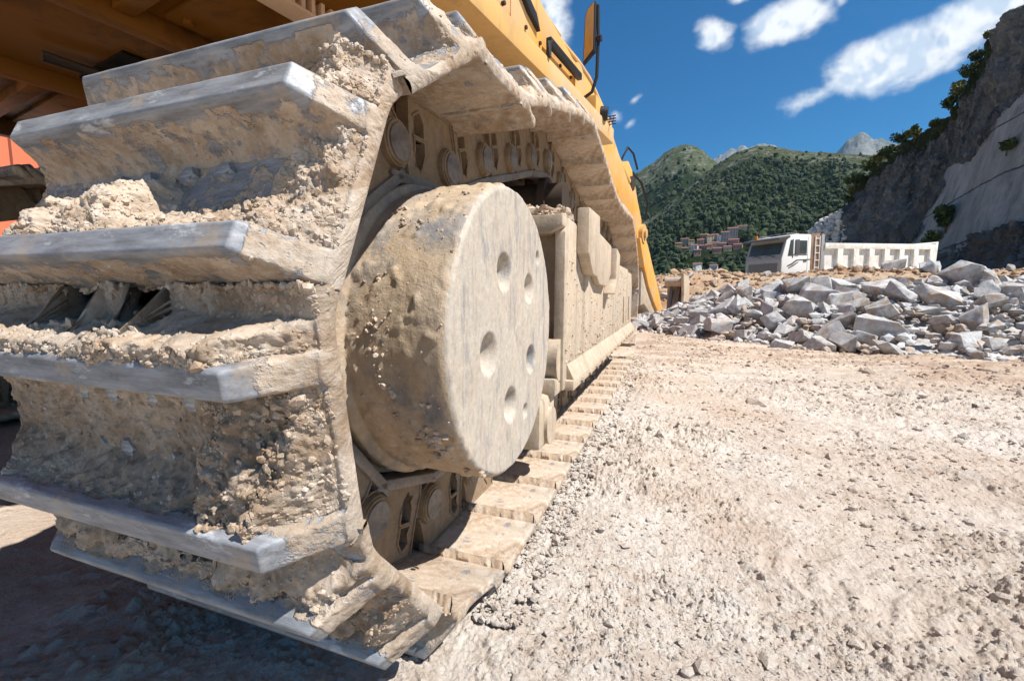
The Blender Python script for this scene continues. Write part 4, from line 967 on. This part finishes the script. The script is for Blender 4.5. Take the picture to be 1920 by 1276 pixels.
hd = B(); hd.box(2.20, 2.85, .10, 2.45, 1.05, 3.14, .02); hd.prism([(2.85, 1.05), (2.85, 3.14), (3.08, 3.10), (3.20, 1.05)], .06, 2.47, 'y', .02); HB = tp(hd, 'headboard', M_RUSTY)
B().prism([(2.87, 1.05), (2.87, 3.13), (3.07, 3.09), (3.19, 1.05)], .02, .058, 'y', .005).obj('headboard_edge', M_GREY, HB)
ld = B(); ld.box(2.44, 2.475, .03, .07, 1.1, 3.02, .004).box(2.76, 2.795, .03, .07, 1.1, 3.02, .004)
for i in range(5): ld.box(2.46, 2.78, .035, .065, 1.25+i*.40, 1.29+i*.40, .003)
tp(ld, 'ladder', M_WHITE)
bd = B(); bd.box(3.06, 12.35, .13, 2.40, 1.15, 2.62, .01); DB = tp(bd, 'dump_body', M_BODYW)
b = B(); b.box(3.10, 12.40, -.05, .128, 2.30, 2.62, .015); b.box(3.10, 12.38, -.03, .128, 1.12, 1.26, .01); b.obj('top_rail', M_BODYW, DB)
for i in range(7):
    xx = 4.05+i*1.27 if i < 6 else 11.85
    b = B(); b.box(xx, xx+(.42 if i < 6 else .50), -.06, .128, 1.262, 2.298, .012); b.obj('body_rib', M_BODYW, DB)
b = B(); b.prism([(12.34, 1.10), (12.44, 1.10), (12.56, 2.78), (12.28, 2.68)], -.06, 2.50, 'y', .01); b.obj('tailgate', M_BODYW, DB)
tp(B().box(.5, 12.2, .75, 1.0, .75, 1.02, .02).box(.5, 12.2, 1.5, 1.75, .75, 1.02, .02), 'chassis', M_DGREY)
for xx in (1.25, 8.4, 9.8, 11.2):
    for yy, s in ((.0, 1), (2.45, -1)):
        wl = B(); wl.cyl((xx, yy, .52), (xx, yy+s*.34, .52), .52, seg=36); WL = tp(wl, 'wheel', M_TYRE)
        B().cyl((xx, yy-s*.01, .52), (xx, yy+s*.06, .52), .29, .26, 24).cyl((xx, yy-s*.05, .52), (xx, yy, .52), .10, seg=16).obj('rim', M_GREY, WL)
tp(B().box(2.6, 4.2, .05, .45, .62, 1.02, .04), 'fuel_tank', M_GREY)

# ------------------------------------------------------------------ orange corrugated container far left
CO = empty('shipping_container', (-8.6, -1.2, 0), R(3)); CO.scale = (1, 1, 1.22)
tag(CO, 'salmon orange corrugated container standing beyond the left track', 'container')
M_SALMON = plain('salmon_orange_paint', (0.62, 0.165, 0.085), .6, 0, .14, 3)
M_GROOVE_SHADE = plain('dark_red_groove_shade', (0.20, 0.055, 0.03), .8)
pts = []; y = 0.0
while y < 8.0:
    pts += [(0, y), (-.001, y+.2)]; y += .44
b = B(); b.prism([(px_-0.0, py_) for px_, py_ in pts]+[(-2.4, 8.0), (-2.4, 0)], .12, 2.55, 'z', 0); b.obj('container_walls', M_SALMON, CO, 20)
for k_ in range(26): B().box(-.006, .004, .28+k_*.31, .31+k_*.31, .13, 2.54, 0).obj('groove_shade', M_GROOVE_SHADE, CO)  # dark red strips paint the shade of the wall grooves
B().box(-2.45, .03, -.03, 8.1, 2.55, 2.68, .01).box(-2.45, .03, -.03, 8.1, 0, .12, .01).box(-.12, .03, -.04, .08, .12, 2.55, .01).box(-.12, .03, 8.0, 8.11, .12, 2.55, .01).obj('container_frame', M_SALMON, CO)
#PART4
# ------------------------------------------------------------------ quarry cliff on the right
M_CLIFF, _t, _b = mat('dark_weathered_quarry_rock'); _v = _t.node('ShaderNodeTexCoord').outputs['Object']
_n = _t.noise(_t.mapping(_v, sc=(1, 1, .45)), .16, 9, .68, .5); _k = _t.noise(_t.mapping(_v, rot=(.3, .5, .1), sc=(1, 1, .5)), .55, 8, .72, .4)
_c = _t.mix(_t.ramp(_n, [(.40, 0), (.60, 1)]), (0.075, 0.077, 0.082), (0.265, 0.265, 0.265))
_c = _t.mix(_t.ramp(_k, [(.49, 0), (.60, .9)]), _c, (0.30, 0.275, 0.255)); _c = _t.mix(_t.ramp(_t.noise(_v, .9, 7, .75), [(.56, 0), (.66, .9)]), _c, (0.46, 0.455, 0.45))
_gm = _t.node('ShaderNodeAttribute', attribute_name='green').outputs['Fac']; _cm = _t.node('ShaderNodeAttribute', attribute_name='cut').outputs['Fac']; _tm = _t.node('ShaderNodeAttribute', attribute_name='talus').outputs['Fac']
_c = _t.mix(_t.math('MULTIPLY', _tm, _t.ramp(_t.noise(_v, .35, 7, .7), [(.40, 0), (.60, .9)])), _c, (0.235, 0.145, 0.100))
_g = _t.sm(_t.math('ADD', _gm, _t.math('MULTIPLY', _t.math('SUBTRACT', _t.noise(_v, .5, 7, .75), .5), 2.2)), .45, .75)
_c = _t.mix(_g, _c, _t.mix(_t.noise(_v, 2.2, 5, .7), (0.022, 0.034, 0.012), (0.075, 0.095, 0.03)))
_cc = _t.mix(_t.ramp(_t.noise(_t.mapping(_v, sc=(1, 1, .3)), .30, 8, .7), [(.38, 0), (.62, 1)]), (0.36, 0.345, 0.335), (0.62, 0.60, 0.585))
_sp = _t.node('ShaderNodeSeparateXYZ', i_0=_v); _lv = _t.math('ADD', _sp.outputs[2], _t.math('ADD', _t.math('MULTIPLY', _sp.outputs[1], .14), _t.math('MULTIPLY', _t.noise(_v, .25, 3, .5), .9)))
_cc = _t.mix(_t.math('MULTIPLY', _t.math('LESS_THAN', _t.math('ABSOLUTE', _t.math('SUBTRACT', _t.math('FRACT', _t.math('MULTIPLY', _lv, .105)), .5)), .018), .8), _cc, (0.05, 0.05, 0.05))
_cc = _t.mix(_t.ramp(_t.noise(_t.mapping(_v, sc=(1, 1, .12)), .8, 6, .7), [(.55, 0), (.68, .7)]), _cc, (0.13, 0.12, 0.115))
_c = _t.mix(_t.sm(_t.math('ADD', _cm, _t.math('MULTIPLY', _t.math('SUBTRACT', _t.noise(_v, .4, 7, .7), .5), .9)), .45, .55), _c, _cc)
_t.l.new(_c, _b.inputs['Base Color']); _b.inputs['Roughness'].default_value = .95; bump(_t, _b, _t.noise(_v, 1.3, 9, .8), 1.0, 1.6)
S_ = [-.6, -.3, 0, .12, .28, .45, .62, .78, .88, 1.0, 1.12]
BX = [62, 52, 44, 42, 41, 40, 38.5, 37, 36.5, 35.5, 30]; BY = [10, 42, 70, 82, 96, 110, 124, 138, 150, 164, 190]
RX = [110, 82, 56, 53, 54, 55, 53, 50.5, 48, 43.5, 31]; RY = [25, 60, 96, 108, 117, 126, 137, 152, 160, 171, 192]
RZ = [66, 60, 52, 47, 44, 39, 37, 36, 31.5, 21.5, 0]
ns, nt = 760, 330
s_, t_ = np.meshgrid(np.linspace(-.6, 1.12, ns), np.linspace(0, 1.35, nt), indexing='ij'); s1, t1 = s_.ravel(), t_.ravel(); tt = np.clip(t1, 0, 1)
bx, by, rx, ry, rz = [np.interp(s1, S_, a) for a in (BX, BY, RX, RY, RZ)]
hp_ = np.where(tt < .30, tt*1.25, .375+(tt-.30)*.893)                       # horizontal progress
zp_ = np.where(tt < .30, tt*.62, .186+(tt-.30)*1.163)                       # height progress: gentle talus, then the wall
x = bx+(rx-bx)*hp_; y = by+(ry-by)*hp_; z = rz*zp_
bk = np.clip(t1-1, 0, .35)/.35; x = x+bk*30; y = y+bk*10; z = z-bk*bk*12+bk*2
p = np.stack([x, y, z*.7], -1)
amp = sstep(t1, .0, .12)*np.clip(rz/20, .15, 1)
cut = ((s1 > -.35) & (s1 < .49-.45*(t1-.33)+.03*np.sin(t1*40)) & (t1 > .31+.03*np.sin(s1*20)) & (t1 < .70-.14*s1+.05*np.sin(s1*17+1)))*1.0
cut = np.maximum(cut, ((s1 > .50) & (s1 < .64) & (t1 > .26) & (t1 < .36+.03*np.sin(s1*30)))*1.0)
gu = fbm(p*np.array([1, 1, .22]), .085, 6, .62, 202, 'r'); st_ = fbm(p*np.array([.5, .5, 1.3]), .11, 5, .6, 206)
rough = 4.2*fbm(p, .040, 4, .5, 201)+5.0*gu+2.2*(np.floor(st_*6)/6+.12*sstep((st_*6) % 1, .3, .7))+1.1*fbm(p, .5, 5, .65, 203, 'r')
d = amp*rough*(1-.85*sstep(cut, .2, .8))*np.where(t1 < .3, .45, 1)
x = x-d*.85; y = y-d*.45; z = z+d*.25+.8*fbm(np.stack([s1*60, t1*12, 0*x], -1), .35, 4, .6, 205)*amp-.3
V = np.stack([x, y, z], -1)
talus = 1-sstep(t1, .24, .36); nn = fbm(p, .08, 4, .6, 207)
green = np.clip(sstep(t1, .86, .97)*.9+sstep(nn, .0, .4)*.50*(t1 > .2)*(t1 < .45)+.2*(nn > .25), 0, 1)*(1-cut)*(1-.6*(s1 < .15))
o = link('quarry_cliff', mesh_np('quarry_cliff', V, grid_faces(ns, nt), M_CLIFF, True, {'cut': cut, 'talus': talus, 'green': green})); tag(o, kind='structure')
CLV = V.reshape(ns, nt, 3)
# white scree tongue at the left foot of the cliff
rs = np.random.RandomState(31); n = 2600
si = rs.normal(.93, .06, n); ti = rs.uniform(.2, .92, n)*np.clip(1.2-abs(si-.93)*5, .2, 1); ii = np.clip(((si+.6)/1.72*(ns-1)).astype(int), 0, ns-1); jj = np.clip((ti/1.35*(nt-1)).astype(int), 0, nt-1)
M_SCREE = plain('pale_scree', (0.50, 0.49, 0.47), .9, 0, .3, .5)
o = link('scree', lumps('scree', CLV[ii, jj], rs.uniform(.25, .95, n), M_SCREE, 32, .7)); tag(o, 'pale scree boulders spilling down the left foot of the cliff', 'scree', kind='stuff')
n = 2600; ii = rs.randint(0, int(ns*.85), n); jj = (rs.uniform(.0, .32, n)/1.35*(nt-1)).astype(int)
o = link('talus_stones', lumps('talus_stones', CLV[ii, jj], np.clip(rs.lognormal(-1.4, .6, n), .08, 1.1), M_CLIFF, 33, .7)); tag(o, 'fallen grey stones on the brown slope under the cliff', 'scree', kind='stuff')

# ------------------------------------------------------------------ leaf clumps, trees
def leaf_mat(name, a, b_):
    m, t, b = mat(name); v = obj_vec(t); oi = t.node('ShaderNodeObjectInfo').outputs['Random']
    c = t.mix(t.ramp(t.noise(v, 1.7, 4, .6), [(.35, 0), (.65, 1)]), a, b_); t.l.new(c, b.inputs['Base Color']); b.inputs['Roughness'].default_value = .8; return m
M_LEAF = leaf_mat('dark_green_leaves', (0.022, 0.040, 0.012), (0.065, 0.095, 0.028)); M_LEAF2 = leaf_mat('olive_leaves', (0.06, 0.075, 0.02), (0.13, 0.14, 0.04))
M_BARK = plain('bark', (0.09, 0.065, 0.045), .9)
def crown_mesh(seed, n=900, m=None, leaf=.16):
    rs = np.random.RandomState(seed); C = []
    for _ in range(11):
        v = rs.normal(size=3); v /= np.linalg.norm(v); C.append((v*np.array([.62, .62, .42])*rs.uniform(.3, 1)+np.array([0, 0, .1]), rs.uniform(.22, .42)))
    P_ = []
    for _ in range(n):
        c, r = C[rs.randint(len(C))]; v = rs.normal(size=3); v /= np.linalg.norm(v); P_.append(c+v*r*rs.uniform(.55, 1.05))
    P_ = np.array(P_); A_ = rs.normal(size=(n, 3)); A_ /= np.linalg.norm(A_, axis=1, keepdims=True); Bq = np.cross(A_, rs.normal(size=(n, 3))); Bq /= np.linalg.norm(Bq, axis=1, keepdims=True)
    s = rs.uniform(.4, 1, (n, 1))*leaf; V = np.stack([P_-A_*s, P_+Bq*s*.6, P_+A_*s, P_-Bq*s*.6], 1).reshape(-1, 3)
    return mesh_np('crown', V, np.arange(n*4).reshape(-1, 4), m, False)
CROWNS = [crown_mesh(i, 900, (M_LEAF, M_LEAF, M_LEAF2)[i % 3]) for i in range(6)]
tb = B(); tb.tube([(0, 0, -.6), (.03, .02, .1), (-.03, .03, .6), (.02, 0, 1.0)], [.06, .05, .035, .015], 7)
for a in (0, 2.1, 4.0): tb.tube([(0, .02, .4), (.25*math.cos(a), .25*math.sin(a), .75)], [.022, .008], 5)
TRUNK = tb.mesh('trunk', M_BARK)
def tree(x, y, z, r, h, i, label, group, name='tree'):
    t_ = empty(name, (x, y, z), i*1.7); tag(t_, label, 'tree' if name == 'tree' else 'bush', group)
    t_.scale = (r, r, r); c = link('crown', CROWNS[i % 6], t_, (0, 0, h)); link('trunk', TRUNK, t_); return t_
def cl_at(s, t): return CLV[int((s+.6)/1.72*(ns-1)), int(t/1.35*(nt-1))]
specs = [(-.02, 1.0, 2.6, 'tall loose pine like tree at the very top of the cliff, at the picture edge'), (.03, .99, 1.7, 'thin tree just below the topmost tree on the cliff edge'), (.16, 1.0, 1.3, 'lone small bush on the steep upper cliff edge'),
         (.24, 1.0, 2.0, 'dark bush on the cliff edge, second below the lone small one'), (.30, 1.0, 2.2, 'bush leaning out from the cliff edge above the white cut face'), (.38, 1.0, 2.6, 'broad light green bush on the shoulder of the cliff edge'), (.43, 1.0, 2.4, 'round bush beside the broad one on the shoulder of the cliff'),
         (.52, 1.0, 1.9, 'small bush in the dip of the cliff edge below the shoulder'), (.60, 1.0, 2.6, 'spiky dark tree, right one of the pair on the cliff edge'), (.64, 1.0, 2.5, 'spiky dark tree, left one of the pair on the cliff edge'), (.72, 1.0, 2.9, 'broad bush on the ridge left of the spiky pair'),
         (.76, 1.0, 2.7, 'round bush on the falling ridge beside the broad one'), (.80, .99, 3.0, 'wide dark bush low on the falling ridge'), (.85, .97, 3.2, 'dark tree crown where the ridge drops to the scree'), (.88, .95, 3.0, 'lowest dark tree crown on the ridge above the scree'), (.86, .86, 1.9, 'yellow green bush on the rock just above the pale scree'),
         (.28, .40, 3.4, 'large dark green tree growing against the white cut face of the quarry'), (.33, .34, 2.2, 'smaller bush at the foot of the large tree by the white cut face'), (.10, .56, 1.8, 'small shrub clinging to the middle of the white cut face'), (.62, .30, 2.2, 'dark bush on the ledge left of the small cut face'), (.55, .24, 2.0, 'low dark bush on the brown slope behind the truck body'), (.70, .24, 2.2, 'low dark bush at the cliff foot right behind the truck cab')]
for i, (s, t, r, lab) in enumerate(specs):
    q = cl_at(s, t); tree(q[0]-.4, q[1]-.3, q[2]+r*.25, r, .25, i, lab, 'trees and bushes on the quarry cliff', 'tree' if r > 2.45 else 'bush')

# ------------------------------------------------------------------ far hills
def hill(name, azs, els, dist, r0, matx, rough=28, nA=520, nR=360, seed=300, foot=-30, prof=1.25, small=4.0, back=1.35):
    az = np.linspace(azs[0], azs[-1], nA); el = np.interp(az, azs, els); el = np.convolve(np.pad(el, 6, 'edge'), np.ones(13)/13, 'valid')
    f = np.linspace(0, back, nR); A_, F_ = np.meshgrid(np.radians(az), f, indexing='ij'); E_ = np.repeat(el[:, None], nR, 1)
    D = r0+(dist-r0)*F_; H = np.tan(np.radians(E_))*dist+CZ
    z = foot+(H-foot)*np.where(F_ < 1, np.clip(F_, 0, 1)**prof, 1-(F_-1)*1.2)
    x, y = D*np.sin(A_), D*np.cos(A_); p = np.stack([x.ravel(), y.ravel(), 0*x.ravel()], -1)
    win = (np.sin(np.pi*np.clip(F_, 0, 1)**.8)).ravel(); k = 1000/dist
    d = rough*(fbm(p, .0042*k, 4, .5, seed, 'r')*1.3*win+.18*fbm(p, .02*k, 3, .5, seed+1))+small*fbm(p, .055*k, 4, .65, seed+2, 'b')
    z = z.ravel()+d; V = np.stack([p[:, 0], p[:, 1], z], -1)
    u = fbm(p, .0035*k, 4, .55, seed+5)
    return link(name, mesh_np(name, V, grid_faces(nA, nR), matx, True, {'up': F_.ravel(), 'patch': u})), V.reshape(nA, nR, 3), az
def hill_mat(name, wooded=True):
    m, t, b = mat(name); v = obj_vec(t); up = t.node('ShaderNodeAttribute', attribute_name='up').outputs['Fac']; pa = t.node('ShaderNodeAttribute', attribute_name='patch').outputs['Fac']
    tre = t.node('ShaderNodeTexVoronoi', i_Vector=v, i_Scale=.11).outputs[0]
    dark = t.mix(t.ramp(t.noise(v, .035, 6, .7), [(.35, 0), (.65, 1)]), (0.014, 0.026, 0.010), (0.042, 0.060, 0.018))
    dark = t.mix(t.ramp(tre, [(.0, 0), (.7, .8)]), dark, (0.010, 0.018, 0.008))
    gr = t.mix(t.ramp(t.noise(v, .05, 8, .75), [(.42, 0), (.58, 1)]), (0.045, 0.062, 0.022), (0.110, 0.112, 0.062))
    gr = t.mix(t.ramp(t.noise(v, .11, 7, .8), [(.50, 0), (.60, .8)]), gr, (0.030, 0.045, 0.016))
    gr = t.mix(t.ramp(t.noise(v, .03, 8, .8), [(.52, 0), (.60, .8)]), gr, (0.25, 0.24, 0.23))
    q = t.math('ADD', t.math('ADD', up, t.math('MULTIPLY', pa, .55)), t.math('MULTIPLY', t.math('SUBTRACT', t.noise(v, .012, 7, .75), .5), .8))
    c = t.mix(t.sm(q, .60, .82), dark, gr)
    t.l.new(c, b.inputs['Base Color']); b.inputs['Roughness'].default_value = .95; b.inputs['Specular IOR Level'].default_value = .05
    bump(t, b, t.noise(v, .14, 7, .75), 1.0, 6.0); return m
M_HILL = hill_mat('wooded_hillside')
M_PEAK, _t, _b = mat('bare_grey_peak'); _v = obj_vec(_t); _c = _t.mix(_t.ramp(_t.noise(_t.mapping(_v, sc=(1, 1, .5)), .004, 9, .75), [(.40, 0), (.62, 1)]), (0.13, 0.145, 0.13), (0.40, 0.39, 0.38)); _t.l.new(_c, _b.inputs['Base Color']); _b.inputs['Roughness'].default_value = 1; bump(_t, _b, _t.noise(_v, .01, 8, .8), 1, 60)
h1, H1, A1 = hill('hill', [-30, -14, -8, -5.5, -3, -1.2, .7, 2.4, 4.2, 6, 8, 12], [9, 10.5, 12.2, 13.6, 15.0, 16.3, 16.75, 16.0, 14.3, 13, 12, 11], 2300, 900, M_HILL, 60, seed=300, foot=-20, small=7)
h2, H2, A2 = hill('hill', [-24, -12, -6, -2, 0, 2, 4, 5.6, 7.0, 8.2, 9.4, 11, 13, 15, 17, 19, 23, 30, 38], [3, 5, 7.2, 9.5, 11.2, 12.9, 14.2, 15.1, 15.6, 15.75, 15.4, 15.0, 14.4, 13.9, 13.5, 13.2, 13, 12, 10], 1500, 480, M_HILL, 42, nA=800, nR=460, seed=320, foot=-34, prof=1.15, small=4.5)
h3, H3, A3 = hill('mountain', [-9, -6.5, -4.6, -3.0], [15.3, 14.9, 13.8, 12.0], 5200, 3600, M_PEAK, 90, 160, 120, 340, small=14)
h4, H4, A4 = hill('mountain', [1.5, 3.4, 4.2, 4.7, 5.4, 5.9, 6.4, 7.2, 8.4, 9.6, 11], [13, 14.7, 15.2, 15.35, 15.8, 15.6, 15.95, 15.7, 15.9, 15.6, 14.5], 7500, 5600, M_PEAK, 130, 260, 120, 350, small=45)
h5, H5, A5 = hill('mountain', [12.5, 14.2, 15.2, 16.0, 16.5, 17.0, 17.5, 18.2, 18.7, 19.4, 20.5, 23], [12, 13.2, 14.0, 15.0, 15.2, 15.55, 15.3, 14.6, 14.75, 14.2, 13.6, 13], 7000, 5200, M_PEAK, 120, 260, 120, 360, small=30)
for o in (h1, h2, h3, h4, h5): tag(o, kind='structure')
# woods: many crowns merged, they read as one mass
def woods(name, H, n, seed, rng, smin, smax, label, dens=None):
    rs = np.random.RandomState(seed); nA, nR = H.shape[:2]
    ii = rs.randint(0, nA, n*3); jj = (rs.uniform(rng[0], rng[1], n*3)*(nR-1)/1.35).astype(int); P_ = H[ii, jj]+rs.uniform(-1.5, 1.5, (n*3, 3))
    u = fbm(np.stack([P_[:, 0], P_[:, 1], 0*P_[:, 0]], -1), .006, 3, .5, seed+9); keep = (rs.rand(n*3) < np.clip(.9-(jj/(nR-1)*1.35-.35)*1.3-u*.6, .03, 1)); P_ = P_[keep]
    hp = np.array(HP); dd = P_[:, None, :]-hp[None]; ra = hp[:, :2]/np.linalg.norm(hp[:, :2], axis=1, keepdims=True)
    along = (dd[:, :, :2]*ra[None]).sum(-1); side_ = np.abs(dd[:, :, 0]*ra[None, :, 1]-dd[:, :, 1]*ra[None, :, 0]); bad = ((side_ < 11) & (along > -26) & (along < 12)).any(1); P_ = P_[~bad][:n]
    bm = bmesh.new(); bmesh.ops.create_icosphere(bm, subdivisions=1, radius=1); bmesh.ops.subdivide_edges(bm, edges=bm.edges[:4], cuts=1); bmesh.ops.triangulate(bm, faces=bm.faces[:]); bv = np.array([v.co[:] for v in bm.verts]); bf = np.array([[v.index for v in f.verts] for f in bm.faces]); bm.free(); m = len(P_)
    V = np.repeat(bv[None], m, 0)*(1+rs.uniform(-.38, .30, (m, len(bv), 1))); s = np.clip(rs.lognormal(math.log((smin+smax)/2), .35, (m, 1, 1)), smin*.7, smax*1.4); V = V*s*np.stack([rs.uniform(.8, 1.2, m), rs.uniform(.8, 1.2, m), rs.uniform(.9, 1.6, m)], -1)[:, None, :]+P_[:, None, :]+np.array([0, 0, 1.0])*s*.6
    o = link(name, mesh_np(name, V.reshape(-1, 3), (bf[None]+np.arange(m)[:, None, None]*len(bv)).reshape(-1, 3), M_WOOD, False)); tag(o, label, 'forest', kind='stuff')
M_WOOD, _t, _b = mat('mixed_wood_canopy'); _v = obj_vec(_t)
_c = _t.mix(_t.ramp(_t.noise(_v, .045, 4, .7), [(.36, 0), (.62, 1)]), (0.011, 0.022, 0.011), (0.044, 0.062, 0.021)); _c = _t.mix(_t.ramp(_t.noise(_v, .02, 4, .7), [(.56, 0), (.68, .8)]), _c, (0.080, 0.080, 0.024)); _t.l.new(_c, _b.inputs['Base Color']); _b.inputs['Roughness'].default_value = .9
# ------------------------------------------------------------------ village on the hillside
def h2_at(azd, eld):
    """point of the near hill seen under this bearing and height"""
    i = int(np.argmin(abs(A2-azd))); c = H2[i]; e = np.degrees(np.arctan2(c[:, 2]-CZ, np.hypot(c[:, 0], c[:, 1]))); j = int(np.argmax(e[:int(len(e)*.74)] > eld)); return c[j]
WALLC = [('cream', (0.52, 0.42, 0.28)), ('pink', (0.38, 0.22, 0.18)), ('grey', (0.34, 0.31, 0.29)), ('white', (0.62, 0.60, 0.57)), ('ochre', (0.44, 0.31, 0.17)), ('brown', (0.26, 0.18, 0.14))]
WM = [plain(n+'_plaster', c, .9, 0, .15, .4) for n, c in WALLC]; M_ROOF = plain('terracotta_roof', (0.20, 0.098, 0.072), .9, 0, .5, .6); M_PANE = plain('dark_window', (0.02, 0.02, 0.025), .3)
HP = []
def house(az, el, w_, d_, h_, ci, rot, label):
    q = h2_at(az, el-.1); w_, d_, h_ = w_*.98, d_*.95, h_*1.0; HP.append(q); t_ = empty('house', (q[0], q[1], q[2]+.5), R(rot)-R(az)); tag(t_, label, 'house', 'houses of the hillside village')
    B().box(-w_/2, w_/2, -d_/2, d_/2, -4, h_, 0).obj('wall', WM[ci], t_)
    r_ = B(); r_.prism([(-w_/2-.6, h_-.15), (0, h_+w_*.20), (w_/2+.6, h_-.15)], -d_/2-.5, d_/2+.5, 'y', 0) if d_ > w_ else r_.prism([(-d_/2-.6, h_-.15), (0, h_+d_*.20), (d_/2+.6, h_-.15)], -w_/2-.5, w_/2+.5, 'x', 0)
    RF = r_.obj('roof', M_ROOF, t_); B().box(w_*.18, w_*.18+.8, -.4, .4, h_, h_+w_*.2+1.0, 0).obj('chimney', WM[2], RF)
    nf, nw = max(1, int((h_)//3)), max(2, int(w_//3.4))
    for a in range(nf):
        for b_ in range(nw):
            cx = -w_/2+(b_+.5)*w_/nw; link('window', WINM, t_, (cx, -d_/2-.06, 1.3+a*3.0))
WINM = B().box(-.55, .55, -.05, .05, -.75, .75, 0).mesh('window', M_PANE, 0)
VL = [(.35, 5.35, 11, 10, 7, 4, 10, 'ochre house standing alone at the left end of the village'), (1.05, 5.95, 13, 9, 6, 2, -5, 'long grey house behind the left end of the village'), (1.75, 5.75, 9, 8, 6, 0, 12, 'small cream house right of the long grey one in the village'), (1.30, 5.05, 15, 9, 4, 5, 5, 'low brown house with a wide roof below the long grey house'),
      (2.15, 5.20, 10, 9, 6, 3, -10, 'white gabled house in the front row, left of the village centre'), (2.75, 5.65, 10, 10, 8, 1, 4, 'pink house left of the village centre'), (3.15, 6.05, 12, 10, 9, 1, -4, 'tall pink house at the village centre with a red roof'), (3.75, 6.0, 10, 9, 9, 0, 14, 'tall cream house right beside the tall pink one'),
      (3.05, 5.05, 11, 8, 6, 5, 0, 'brown house in the front row below the tall pink one'), (3.65, 5.25, 10, 8, 5, 1, 12, 'low pink house in the front row under the tall cream one'), (4.25, 5.35, 13, 9, 5, 0, -6, 'long low cream house with a broad terracotta roof'), (4.35, 6.15, 9, 9, 8, 2, 3, 'narrow grey house in the back row of the village'),
      (4.85, 6.05, 9, 9, 8, 3, -8, 'narrow white house in the back row of the village'), (5.0, 5.35, 12, 9, 5, 1, 8, 'low pink house right of the long low cream one'), (5.35, 5.95, 11, 10, 12, 2, 2, 'high grey block rising over the village'), (6.1, 6.35, 15, 11, 12, 2, 0, 'highest and widest grey building of the village'),
      (6.25, 5.45, 14, 10, 8, 1, -3, 'bright salmon house under the widest grey building'), (5.65, 5.0, 11, 8, 5, 0, 6, 'cream house in the front row at the right end of the village'), (6.75, 5.1, 12, 8, 5, 1, -7, 'pink house at the right end, nearest the truck cab'), (4.55, 4.75, 12, 8, 5, 1, 5, 'front house with a long red roof among the trees'),
      (7.05, 7.3, 14, 8, 4, 0, 0, 'cream house alone higher up the slope, right of the village'), (2.55, 3.05, 12, 9, 5, 3, 6, 'white house with red roof alone in the trees below the village'), (4.35, 2.8, 10, 8, 5, 3, -6, 'white house right of it, half hidden by the earth bank'), (2.45, 4.55, 10, 8, 6, 5, 8, 'dark brown house at the lower edge of the village')]
for a in VL: house(*a)
woods('forest', H2, 17000, 41, (.02, 1.0), 2.0, 4.6, 'dense mixed green wood covering the lower two thirds of the hill')
woods('forest', H1, 2200, 43, (.1, .95), 4.5, 8, 'scattered dark trees on the farther rounded hill')

#PART5

# ------------------------------------------------------------------ haze: thin even air up to the far peaks
hb = B(); hb.box(-9500, 9500, -9400, 9500, -260, 2600)
HZ = bpy.data.materials.new('thin_haze'); HZ.use_nodes = True; t = NT(HZ.node_tree); t.n.clear(); o_ = t.node('ShaderNodeOutputMaterial')
pv = t.node('ShaderNodeVolumePrincipled'); pv.inputs['Color'].default_value = (0.45, 0.75, 1.0, 1); pv.inputs['Density'].default_value = 2.2e-5; pv.inputs['Anisotropy'].default_value = .25
t.l.new(pv.outputs[0], o_.inputs['Volume'])
hz = hb.obj('haze', HZ, None, 0); tag(hz, 'thin pale blue air between the yard and the far peaks', 'haze', kind='stuff')
